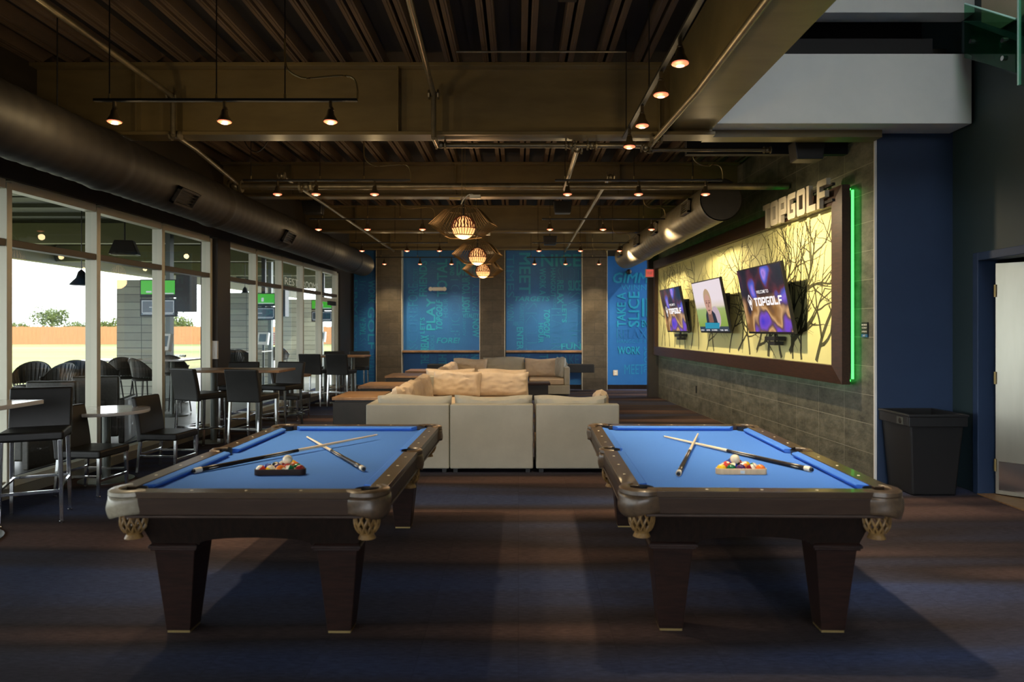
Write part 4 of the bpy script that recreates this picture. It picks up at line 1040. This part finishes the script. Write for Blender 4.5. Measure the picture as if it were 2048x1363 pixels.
# ================================================================== LOUNGE
def pillow(name, w_, h_, t_, m, seed, n=26):
    """a stuffed cushion: w along x, h along z, thickness along y, origin bottom centre"""
    rp = random.Random(seed); ph = [rp.uniform(0, 6) for _ in range(8)]
    v = []; f = []; N = n; K = 18
    def surf(u, v_, s_):
        e = (1-abs(u)**5)*(1-abs(v_)**5); b = max(0, e)**.42
        q_ = Vector((u*1.6+seed*3.1, v_*1.4, 0)); wz = mnoise.noise(q_*.8)
        wr = .032*abs(mnoise.noise(q_*1.7+Vector((wz*2, -wz, 1)))) + .014*mnoise.noise(q_*3.4) - .012
        c = 1 + .04*math.sin(4*u+ph[3])
        x = u*w_/2*(1-.03*(1-abs(v_)))*(1); z = (v_+1)/2*h_ + .014*math.sin(3.3*u+ph[4])*(v_+1)/2
        y = s_*(b*t_/2*c + wr*b)
        return (x, y, z)
    for s_ in (-1, 1):
        o = len(v)
        for j in range(K+1):
            for i in range(N+1): v.append(surf(-1+2*i/N, -1+2*j/K, s_))
        for j in range(K):
            for i in range(N):
                a = o+j*(N+1)+i; q = (a, a+1, a+N+2, a+N+1); f.append(q if s_ < 0 else q[::-1])
    return MB().add(v, f)
def sofa_mod(label, loc, rz, w_=.95, arm=None, corner=False):
    """seat faces local +y, back panel at -y; origin floor, middle of the back's outer face"""
    t = thing('sofa_section', label, 'sofa', loc, rz, 'taupe leather sofa sections')
    h = w_/2 - .006; bt = .13; d_ = .95
    MB().box(-h, h, 0, bt, .045, .775).build('back_panel', M['sofa'], t, bevel=.016, seg=3)
    MB().box(-h, h, bt, d_, .045, .27).build('base', M['sofa'], t, bevel=.015, seg=2)
    x0, x1 = -h, h
    if arm or corner:
        s_ = arm or corner
        a0, a1 = (h-bt, h) if s_ == 'R' else (-h, -h+bt)
        MB().box(a0, a1, bt, d_, .27, .775 if corner else .70).build('side_panel' if corner else 'armrest', M['sofa'], t, bevel=.016, seg=3)
        if s_ == 'R': x1 = h-bt
        else: x0 = -h+bt
    MB().box(x0+.004, x1-.004, bt+.004, d_+.01, .27, .425).build('seat_cushion', M['pillow'], t, bevel=.035, seg=3)
    for a in (-h+.06, h-.06):
        for b in (.06, d_-.06): MB().box(a-.025, a+.025, b-.025, b+.025, 0, .045).build('leg', M['black'], t)
    return t
ns = 0
def cushion_on(label, x, y, z, rz, w_, h_, t_, m='pillow', lean=-12, grp='loose sofa cushions'):
    global ns; ns += 1
    o = pillow('c', w_, h_, t_, m, ns).build('sofa_cushion', M[m], smooth=True, loc=(x, y, z))
    o.rotation_mode = 'XYZ'; o.rotation_euler = (R(lean), 0, rz)
    return tag(o, label, 'cushion', grp)
NX = [-1.735, -.785, .19]; ny = 7.92
for i, (x, lab) in enumerate(zip(NX, ('left section', 'middle section', 'right section'))):
    sofa_mod('near taupe leather sofa, %s, its back to the pool tables' % lab, (x+.48, ny, 0), 0, .955, arm='R' if i == 2 else None, corner='L' if i == 0 else False)
cushion_on('crumpled back cushion on the left section of the near sofa', -1.20, ny+.24, .425, 0, .86, .44, .22, 'sofa', 8)
cushion_on('back cushion on the middle section of the near sofa, dented in its top', -.29, ny+.24, .425, 0, .90, .43, .22, 'sofa', 8)
cushion_on('back cushion on the right section of the near sofa', .60, ny+.24, .425, 0, .84, .43, .22, 'sofa', 8)
cushion_on('small cushion against the right arm of the near sofa', .93, ny+.50, .425, R(80), .50, .46, .18, 'pillow', 8)
LX = -1.735
for i, (y, lab) in enumerate(((9.38, 'nearest'), (10.33, 'second'), (11.27, 'third'))):
    sofa_mod('left run of the front lounge, %s section from the pool tables' % lab, (LX, y, 0), R(-90), .94)
    cushion_on('%s back cushion on the left run of the front lounge' % lab, LX+.25, y, .425, R(-90), .88, .46, .22, 'pillow', 10)
MY = 12.72
sofa_mod('corner section of the middle sofa facing the pool tables', (LX+.475, MY, 0), R(180), .95, corner='R')
sofa_mod('open-ended section of the middle sofa facing the pool tables', (LX+1.43, MY, 0), R(180), .95)
cushion_on('crumpled diagonal-creased cushion in the corner of the middle sofa', LX+.62, MY-.27, .425, R(180-14), .90, .46, .24, 'pillow', 12)
cushion_on('smooth upright cushion on the middle sofa', LX+1.43, MY-.25, .425, R(180), .97, .44, .24, 'pillow', 12)
# back-to-back sofa behind the middle one
for i, (x, lab) in enumerate(((LX+.475, 'left'), (LX+1.43, 'right'))):
    sofa_mod('%s section of the sofa standing back to back behind the middle sofa' % lab, (x, MY+.02, 0), 0, .95)
    cushion_on('%s pale cushion on the sofa behind the middle sofa' % lab, x, MY+.29, .425, 0, .90, .46, .22, 'pillow', 8)
FY = 17.85; FX = -1.62
for i, y in enumerate((14.25, 15.2, 16.15)):
    sofa_mod('left run of the far lounge, %s section' % ('nearest', 'middle', 'farthest')[i], (FX-.1, y, 0), R(-90), .94)
    cushion_on('%s back cushion on the left run of the far lounge' % ('nearest', 'middle', 'farthest')[i], FX+.15, y, .425, R(-90), .88, .44, .22, 'pillow', 10)
for i, (x, lab) in enumerate(((FX+.38, 'left corner'), (FX+1.36, 'middle'), (FX+2.37, 'right-hand armed'))):
    sofa_mod('%s section of the farthest sofa in front of the back wall' % lab, (x, FY, 0), R(180), .99, arm='L' if i == 2 else None, corner='R' if i == 0 else False)
cushion_on('wrinkled cushion in the left corner of the farthest sofa', FX+.38, FY-.28, .425, R(180-18), .92, .46, .24, 'pillow', 12)
cushion_on('smooth grey middle cushion of the farthest sofa', FX+1.25, FY-.26, .425, R(180), 1.05, .50, .24, 'sofa', 12)
cushion_on('pinkish right cushion of the farthest sofa', FX+2.2, FY-.27, .425, R(180), .84, .46, .24, 'pillow', 12)
cushion_on('upright cushion leaning on the right arm of the farthest sofa', FX+2.63, FY-.42, .425, R(180-72), .52, .50, .18, 'sofa', 6)
ct = thing('coffee_table', 'low dark coffee table in front of the farthest sofa', 'coffee table', (.38, 16.25, 0))
MB().box(-.35, .35, -.30, .30, .34, .39).build('table_top', M['wood_dark'], ct, bevel=.004)
MB().box(-.30, .30, -.25, .25, 0, .34).build('table_base', M['black'], ct)
def side_table(label, x0, x1, y0, y1, h=.72):
    t = thing('side_table', label, 'side table', ((x0+x1)/2, (y0+y1)/2, 0), 0, 'boxy side tables along the lounge')
    a, b = (x1-x0)/2, (y1-y0)/2
    MB().box(-a+.01, a-.01, -b+.01, b-.01, .0, h-.06).build('table_box', M['leather_black'], t, bevel=.008)
    MB().box(-a, a, -b, b, h-.04, h).build('wood_top', M['wood_top'], t, bevel=.004)
    MB().box(-a+.03, a-.03, -b+.03, b-.03, h-.06, h-.04).build('recess', M['black'], t)
side_table('nearest black box side table with wood top, beside the near sofa', -2.48, -1.86, 9.3, 10.2)
side_table('second black box side table from the camera along the left sofas', -2.55, -1.87, 11.1, 12.0)
side_table('third black box side table from the camera along the left sofas', -2.58, -1.85, 13.5, 14.4)
side_table('farthest black box side table along the left sofas', -2.45, -1.85, 15.1, 15.9)
co = thing('console_table', 'long black console table behind the farthest sofa', 'console table', (-.2, 18.2, 0))
MB().box(-2.15, 2.15, -.2, .2, .50, .71).build('console_top', M['black'], co, bevel=.006)
for s_ in (-1, 1): MB().box(s_*1.2-.05, s_*1.2+.05, -.15, .15, 0, .50).build('leg', M['black'], co)

# ================================================================== STOOLS, CHAIRS, TABLES
def stool(label, x, y, rz, first=None, low=False):
    if first: return dup(first, label, (x, y, 0), rz)
    t = thing('dining_chair' if low else 'bar_stool', label, 'chair' if low else 'bar stool', (x, y, 0), rz, 'low black vinyl chairs by the windows' if low else 'black vinyl bar stools')
    sh = .46 if low else .78; bh = .86 if low else 1.11; w_ = .235
    st = MB().box(-w_, w_, -.23, .22, sh-.085, sh-.005).build('seat', M['leather_black'], t, bevel=.022, seg=3)
    bk = MB(); n_ = 6
    v = []
    for k in range(n_+1):
        f = k/n_; z = (sh-.10)+(bh-sh+.10)*f; y_ = .175 + .075*f**1.5
        v += [(-w_, y_, z), (w_, y_, z), (w_, y_+.062, z), (-w_, y_+.062, z)]
    fs = [(3,2,1,0), tuple(4*n_+i for i in range(4))] + [(4*k+i, 4*k+(i+1)%4, 4*k+4+(i+1)%4, 4*k+4+i) for k in range(n_) for i in range(4)]
    bk.add(v, fs).build('backrest', M['leather_black'], t, bevel=.018, seg=3)
    for sx in (-1, 1):
        for sy, y0 in ((-1, -.205), (1, .205)):
            lg = MB().taper((sx*.218, y0+sy*(.03 if sy > 0 else 0), .012), (.014, .014), (sx*.205, y0, sh-.08), (.016, .016))
            lo = lg.build('leg', M['chrome'], t, bevel=.003, seg=1)
            MB().lathe([(.018, 0), (.018, .014), (.012, .02)], (sx*.218, y0+sy*(.03 if sy > 0 else 0), 0), 10).build('foot_glide', M['chrome'], lo)
    zf = .16 if low else .27
    fr = MB()
    fr.box(-.21, .21, -.218, -.198, zf-.012, zf+.012).box(-.21, .21, .205, .225, zf+.05, zf+.07)
    for sx in (-1, 1): fr.box(sx*.213-.009, sx*.213+.009, -.21, .22, zf+.03, zf+.05)
    fr.build('footrest', M['chrome'], t)
    return t
s0 = stool('nearest black bar stool at the left edge, facing the camera', -4.13, 5.99, R(25))
c0 = stool('low black chair with its back hidden by the nearest bar stool, seat turned right', -4.24, 6.98, R(86), low=True)
stool('low black chair beside the pale round table, seat turned right', -4.03, 8.06, R(86), c0)
stool('bar stool at the near left corner of the long wooden table', -4.27, 9.42, R(152), s0)
stool('bar stool with its back to the camera at the middle of the long wooden table', -3.50, 9.25, R(168), s0)
stool('bar stool across the long wooden table, left of the pair facing the camera', -4.30, 10.75, R(4), s0)
stool('bar stool across the long wooden table, right of the pair facing the camera', -3.66, 10.8, R(-16), s0)
stool('low black chair beyond the long wooden table, seat turned right', -4.05, 12.55, R(80), c0)
stool('left of the two bar stools in front of the far high table', -4.27, 14.7, R(172), s0)
stool('right of the two bar stools in front of the far high table', -3.68, 14.6, R(170), s0)
stool('left of the two bar stools behind the far high table', -4.25, 15.95, R(4), s0)
stool('right of the two bar stools behind the far high table', -3.68, 15.95, R(0), s0)
def high_table(name, label, x, y, w_, d_, h, top, ped, base_r=.28, rnd=False, grp=None):
    t = thing(name, label, 'table', (x, y, 0), 0, grp)
    if rnd: MB().lathe([(.001, h-.035), (w_, h-.035), (w_+.006, h-.02), (w_, h), (.001, h)], n=40).build('table_top', M[top], t, smooth=True)
    else: MB().box(-w_, w_, -d_, d_, h-.035, h).build('table_top', M[top], t, bevel=.006)
    for px_ in ped:
        MB().tube([(px_, 0, .02), (px_, 0, h-.035)], .042, 16).build('pedestal', M['grey_post'], t, smooth=True)
        MB().lathe([(.001, .022), (.05, .03), (base_r-.03, .014), (base_r, .010), (base_r, 0)], (px_, 0, 0), 30).build('table_foot', M['grey_post'], t, smooth=True)
ht = high_table
ht('high_table', 'high table with pale reflective top at the left edge of the photo', -4.42, 5.32, .53, .42, 1.05, 'table_white', (.02,), .40)
ht('round_table', 'low round pale table by the windows between the two low chairs', -4.45, 7.56, .42, .42, .76, 'table_white', (0,), .27, True)
ht('high_table', 'long high wooden table with two posts by the windows', -4.05, 10.1, .72, .36, 1.05, 'wood_top', (-.35, .30), .22)
ht('round_table', 'low round wooden table beyond the long high table', -4.33, 13.35, .36, .38, .76, 'wood_top', (0,), .25, True)
ht('high_table', 'far high wooden table near the corner mural', -3.92, 15.3, .62, .36, 1.05, 'wood_top', (-.3, .3), .22)

# bin
bn = thing('trash_bin', 'slim black trash bin against the navy wall', 'trash bin', (4.06, 7.06, 0))
MB().taper((0, 0, 0), (.215, .225), (0, 0, .70), (.262, .275)).build('bin_body', M['black'], bn, bevel=.02, seg=2)
rim = MB()
for a in ((-.285, .285, -.295, -.262), (-.285, .285, .262, .295), (-.285, -.255, -.262, .262), (.255, .285, -.262, .262)): rim.box(*a, .68, .80)
rim.box(-.295, .295, -.305, -.275, .775, .80).box(-.295, -.265, -.28, .28, .775, .80).box(.265, .295, -.28, .28, .775, .80)
rim.build('bin_rim', M['black'], bn, bevel=.008)
mb = MB().box(-.291, -.286, -.20, -.08, .69, .76); mb.build('bin_badge', M['grey_post'], bn)
mb = MB(); mb.lathe([(.030, 0), (.024, .002), (.001, .002)], n=16); o = mb.build('badge_oval', M['black_metal'], bn); o.matrix_local = Matrix.Translation((-.291, -.14, .725)) @ Matrix.Rotation(R(-90), 4, 'Y')

# restroom lettering on the transom glass
rs = thing('restroom_lettering', 'white RESTROOMS lettering on the transom glass', 'lettering', wl_o, WL)
m2 = Matrix(((1,0,0,0), (0,0,-1,-.012), (0,1,0,0), (0,0,0,1)))
mb = MB(); ta = [Z_at(572, 14.6)]
text_into(mb, 'REST', (wu(14.53), 2.60), .78, .15, m2, bold=.0); text_into(mb, 'ROOMS', (wu(15.72), 2.60), 1.05, .15, m2)
mb.build('white_letters', M['vinyl'], rs)
tag(MB().box(-.05, .05, -.05, .0, -.14, .14).box(-.02, .02, -.06, -.05, -.08, .05).build('card_reader', M['white'], loc=wl(10.93, 0, 1.30)+Vector((.09, -.0, 0))), 'white dispenser box on the brown pier between the window sections', 'dispenser')
# ================================================================== PATIO AND DRIVING RANGE OUTSIDE
struct('floor_patio', MB().box(-13.2, -5.0, -6, 40, -.12, -.01), M['patio_floor'])
struct('floor_rear_sky_block', MB().box(-140, 140, -140, -6.15, -.3, -.05), M['header'])  # unseen dark ground, added to keep sky from lighting the ceiling from below
struct('lawn', MB().box(-140, -13.2, -40, 120, -.2, -.06).box(-13.2, 6, 40, 120, -.2, -.06), M['grass'])
po = MB().box(-12.6, -5.35, -6, 40, 3.95, 4.1, 0)
for k in range(46): po.box(-12.6, -5.35, -6+k, -5.75+k, 3.88, 3.95, 0)
struct('ceiling_patio', po, M['deck_out'])
struct('trim_8', MB().box(-12.75, -12.5, -6, 40, 3.38, 4.1), M['patio_beam'])
for i, (y, lab) in enumerate(((5.2, 'patio beam seen through the first window'), (9.5, 'patio beam seen through the second window'), (15.0, 'patio beam behind the first hitting bay screens'), (19, 'farther patio beam'), (24, 'farthest patio beam'))):
    tag(MB().box(-12.5, -5.35, y-.09, y+.09, 3.45, 3.88).build('patio_beam', M['patio_beam']), lab, 'beam', 'beams under the patio roof')
for y, x, lab in ((7.9, -6.9, 'boxy heater under the patio roof seen through the nearest window'), (12.8, -7.2, 'boxy heater under the patio roof beyond the second window')):
    t = thing('patio_heater', lab, 'heater', (x, y, 2.98), R(15), 'overhead patio heaters')
    MB().taper((0,0,0), (.24, .14), (0,0,.26), (.15, .10)).build('heater_hood', M['black_metal'], t, bevel=.01)
    MB().box(-.2, .2, -.11, .11, -.012, 0).build('heater_grille', M['patio_beam'], t)
    MB().tube([(0,0,.26), (0,0,.97)], .014, 6).build('heater_rod', M['black_metal'], t)
for px, py, D, lab in ((163, 570, 11.5, 'dark bell lamp hanging on the patio in the first window'), (490, 592, 19.5, 'dark bell lamp hanging on the patio in the second window section')):
    p = P(px, py, D); t = thing('patio_lamp', lab, 'pendant lamp', p, 0, 'bell lamps on the patio')
    MB().lathe([(.012, .26), (.05, .22), (.08, .12), (.17, .02), (.175, 0), (.15, .0), (.06, .10)], n=20).build('lamp_shade', M['black_metal'], t, smooth=True)
    MB().tube([(0,0,.25), (0,0,3.95-p.z)], .007, 6).build('lamp_cord', M['black_metal'], t)
# hitting-bay dividers with two stacked screens each
GRN = mat('sports_green', (0,0,0), .3, emit=(.045,.42,.02), es=1.0)
WH2 = mat('screen_frame_white', (0,0,0), .3, emit=(.55,.6,.65), es=.9)
DKS = mat('screen_dark', (0,0,0), .2, emit=(.012,.03,.05), es=1)
for i, (y, x0, x1, sx) in enumerate(((14.2, -8.15, -7.15, -6.95), (19.3, -8.1, -6.9, -6.85), (23.6, -8.1, -6.7, -6.5))):
    nm = ('first', 'second', 'third')[i]
    t = thing('bay_divider', 'grey slatted divider wall of the %s hitting bay' % nm, 'divider', ((x0+x1)/2, y, 0), 0, 'slatted bay dividers')
    h = (x1-x0)/2
    MB().box(-h, h, 0, .12, 0, 2.62).build('slatted_wall', M['siding'], t)
    MB().box(h, h+.09, -.02, .14, 0, 3.88).build('divider_post', M['grey_post'], t)
    t = thing('bay_screens', 'pair of stacked screens, green game above dark score screen, %s bay' % nm, 'television', (sx+.15, y-1.0, 0), R(0), 'stacked bay screens')
    for nm2, z0_, z1_ in (('upper_screen', 2.22, 2.56), ('lower_screen', 1.86, 2.20)):
        c = MB().box(-.34, .34, 0, .08, z0_, z1_).build(nm2, M['black'], t, bevel=.005)
        if nm2[0] == 'u':
            MB().box(-.32, .32, -.004, 0, z0_+.06, z1_-.02).build('game_picture', GRN, c)
            MB().box(-.22, -.12, -.006, -.004, z0_+.09, z0_+.12).box(-.02, .04, -.006, -.004, z0_+.12, z0_+.22).box(-.1, .3, -.006, -.004, z0_+.065, z0_+.085).build('game_players', WH2, c)
        else:
            MB().box(-.31, .31, -.003, 0, z0_+.03, z1_-.03).build('score_picture', DKS, c)
            f_ = MB()
            for a in ((-.30, .30, z1_-.05, z1_-.042), (-.30, .30, z0_+.07, z0_+.078), (-.30, -.292, z0_+.07, z1_-.04), (.292, .30, z0_+.07, z1_-.04), (-.28, .28, z0_+.045, z0_+.055), (-.16, .0, (z0_+z1_)/2, (z0_+z1_)/2+.012)): f_.box(a[0], a[1], -.005, -.003, a[2], a[3])
            f_.build('score_lines', WH2, c)
    MB().box(-.05, .05, .08, .16, 1.9, 3.95).box(.34, .60, .0, .30, 1.95, 2.65).build('screen_bracket', M['black_metal'], t)
    t = thing('bay_kiosk', 'small tilted white touch screen on a stand in the %s bay' % nm, 'kiosk', (sx-.05, y-.45, 0), R(-8), 'bay touch screens')
    tl = Matrix.Translation((0, 0, 1.22)) @ Matrix.Rotation(R(-14), 4, 'X')
    MB().box(-.15, .15, -.02, .08, -.02, .32, 0, tl).build('kiosk_screen', M['white'], t, bevel=.01)
    MB().box(-.10, .10, -.026, -.02, .06, .27, 0, tl).build('kiosk_picture', mat('kiosk_picture', (.2,.25,.28), .2), t)
    MB().tube([(0, .05, 0), (0, .05, 1.25)], .035, 10).build('kiosk_stand', M['grey_post'], t)
# wire-backed stools and tables
def wire_stool(label, x, y, rz, first=None):
    if first: return dup(first, label, (x, y, 0), rz)
    t = thing('wire_stool', label, 'bar stool', (x, y, 0), rz, 'round-backed wire stools on the patio')
    wb = MB()
    for k in range(15):
        a = R(0 + 180*k/14); hgt = .34*math.sin(a)**.5 if 0 < a < math.pi else 0
        wb.tube([(.20*math.cos(a), .16*math.sin(a)-.02, .74), (.27*math.cos(a), .24*math.sin(a), .76+.36*max(.25, math.sin(a))**.6)], .008, 4)
    pts = [(.27*math.cos(R(k*12)), .24*math.sin(R(k*12)), .76+.36*max(.25, math.sin(R(k*12)))**.6) for k in range(16)]
    wb.tube(pts, .014, 5)
    v = []; 
    for k in range(16):
        c = pts[k]; v += [c, (c[0]*.82, c[1]*.8, .80)]
    wb.add(v, [(2*k, 2*k+1, 2*k+3, 2*k+2) for k in range(15)])
    wb.build('wire_back', M['wicker'], t)
    MB().lathe([(.001, .73), (.20, .73), (.21, .76), (.18, .785), (.001, .79)], n=20).build('seat', M['wicker'], t, smooth=True)
    for sx in (-1, 1):
        for sy in (-1, 1): MB().tube([(sx*.15, sy*.13, .74), (sx*.22, sy*.20, 0)], .013, 6).build('leg', M['black_metal'], t)
    MB().tube([(.21*math.cos(R(k*30)), .21*math.sin(R(k*30)), .26) for k in range(13)], .009, 5).build('foot_ring', M['black_metal'], t)
    return t
w0 = None
for i, (px, D, rz, lab) in enumerate(((62, 10.6, 20, 'leftmost in the nearest window'), (112, 10.2, -10, 'second from the left in the nearest window'), (150, 11.0, 30, 'just left of the first tall mullion'),
      (215, 12.0, 160, 'right of the first tall mullion'), (248, 12.6, 200, 'in front of the first slatted divider'), (290, 12.2, 150, 'under the first bay screens'), (350, 13.6, 180, 'in the third window'),
      (463, 16.6, 20, 'in the first window past the brown pier'), (490, 17.4, 160, 'under the second bay screens'), (560, 20.0, 180, 'beside the third bay'))):
    s_ = wire_stool('round-backed dark wire stool on the patio, ' + lab, X_at(px, D), D, R(rz), w0); w0 = w0 or s_
for px, D, lab in ((222, 13.0, 'glossy square patio table right of the first tall mullion'), (345, 13.2, 'patio table beyond the third window'), (505, 18.2, 'patio table under the second bay screens')):
    t = thing('patio_table', lab, 'table', (X_at(px, D), D, 0), 0, 'patio tables')
    MB().box(-.38, .38, -.38, .38, 1.03, 1.06).build('table_top', M['table_white'], t, bevel=.004)
    MB().tube([(0,0,.02), (0,0,1.03)], .035, 10).build('pedestal', M['grey_post'], t, smooth=True)
    MB().lathe([(.001, .03), (.28, .01), (.28, -.01)], n=20).build('table_foot', M['grey_post'], t)
# dark lounge chairs just outside the nearest window
for i, (px, D, lab) in enumerate(((37, 8.4, 'leftmost'), (129, 9.3, 'middle'), (205, 10.2, 'rightmost'))):
    t = thing('patio_armchair', '%s of the three dark boxy armchairs just outside the nearest window' % lab, 'armchair', (X_at(px, D), D, 0), R(8*i), 'dark boxy patio armchairs')
    MB().box(-.30, .30, -.33, .33, .10, .44).build('seat', M['wicker'], t, bevel=.03)
    MB().box(-.30, .30, -.36, -.26, .10, .96).build('backrest', M['wicker'], t, bevel=.03)
    for s_ in (-1, 1): MB().box(s_*.33-.04, s_*.33+.04, -.36, .33, .0, .64).build('armrest', M['wicker'], t, bevel=.02)
# flag
fl = thing('small_flag', 'small red and white striped flag on the patio', 'flag', P(545, 676, 21))
f_ = MB()
for k in range(7): f_.box(-.10, .12, -.004, .004, -.20+k*.055, -.1725+k*.055)
f_.build('red_stripes', mat('flag_red', (.5,.04,.04), .7), fl)
f_ = MB()
for k in range(7): f_.box(-.10, .12, -.004, .004, -.1725+k*.055, -.145+k*.055)
f_.build('white_stripes', M['white'], fl)
MB().tube([(-.11, 0, -fl.location.z-.01), (-.11, 0, .25)], .01, 6).build('flag_pole', M['chrome'], fl)
# golf bags / clubs against dividers
for i, (px, D, lab) in enumerate(((352, 15.6, 'dark golf club stand beside the third window'), (530, 20.5, 'dark golf club stand beside the second bay'))):
    t = thing('club_stand', lab, 'golf club stand', (X_at(px, D), D, 0), 0, 'golf club stands')
    MB().box(-.22, .22, -.15, .15, .0, .8).build('stand_box', M['black_metal'], t, bevel=.02)
    for k in range(7):
        x = -.18+.06*k
        MB().tube([(x, 0, .7), (x, .02, 1.0)], .006, 5).box(x-.02, x+.03, -.02, .03, 1.0, 1.05).build('golf_club', M['chrome'], t)
# fence and trees on the far side of the range
fn = thing('boundary_fence', 'long orange board fence at the far side of the range', 'fence', (-60, 76, 0))
fb = MB(); k = -45.0
rf = random.Random(4)
while k < 50:
    fb.box(k, k+.443, 0, .03, -.05, 1.86+rf.uniform(-.03, .03)); k += .45
fb.build('fence_boards', M['fence'], fn)
MB().box(-45, 50, .03, .1, .5, .62).box(-45, 50, .03, .1, 1.4, 1.52).build('fence_rails', M['fence'], fn)
def tree(label, px, D, h, w_, seed, grp='trees beyond the fence'):
    r_ = random.Random(seed); t = thing('tree', label, 'tree', (X_at(px, D), D, 0), 0, grp)
    lf = MB()
    lob = [(Vector((r_.uniform(-.35, .35)*w_, r_.uniform(-.3, .3)*w_, h*r_.uniform(.45, .78))), r_.uniform(.18, .32)*w_) for _ in range(9)]
    for k in range(2600):
        c, rr = r_.choice(lob); d = Vector((r_.gauss(0,1), r_.gauss(0,1), r_.gauss(0,1))).normalized()
        p = c + d*rr*r_.uniform(.55, 1.05); s_ = w_*.028
        a = Vector((r_.uniform(-1,1), r_.uniform(-1,1), r_.uniform(-1,1))).normalized()*s_; b = a.cross(d).normalized()*s_*.7
        lf.add([p-a, p+b, p+a, p-b], [(0,1,2,3)])
    lf.build('foliage', M['leaf'], t)
    MB().tube([(0,0,0), (w_*.03, 0, h*.5), (-w_*.05, 0, h*.7)], [w_*.05, w_*.035, w_*.015], 7).build('trunk', M['bark'], t)
tree('large round tree above the fence in the nearest window', 102, 92, 4.7, 4.4, 5)
tree('low bush line tree left of the round tree', 33, 100, 2.8, 3.0, 6)
tree('low tree right of the first tall mullion', 218, 96, 2.9, 5.0, 7)
tree('loose bushy tree seen in the third window', 348, 92, 4.0, 6.0, 8)
tree('low tree between the first divider and the second mullion', 172, 104, 2.6, 4.5, 9)
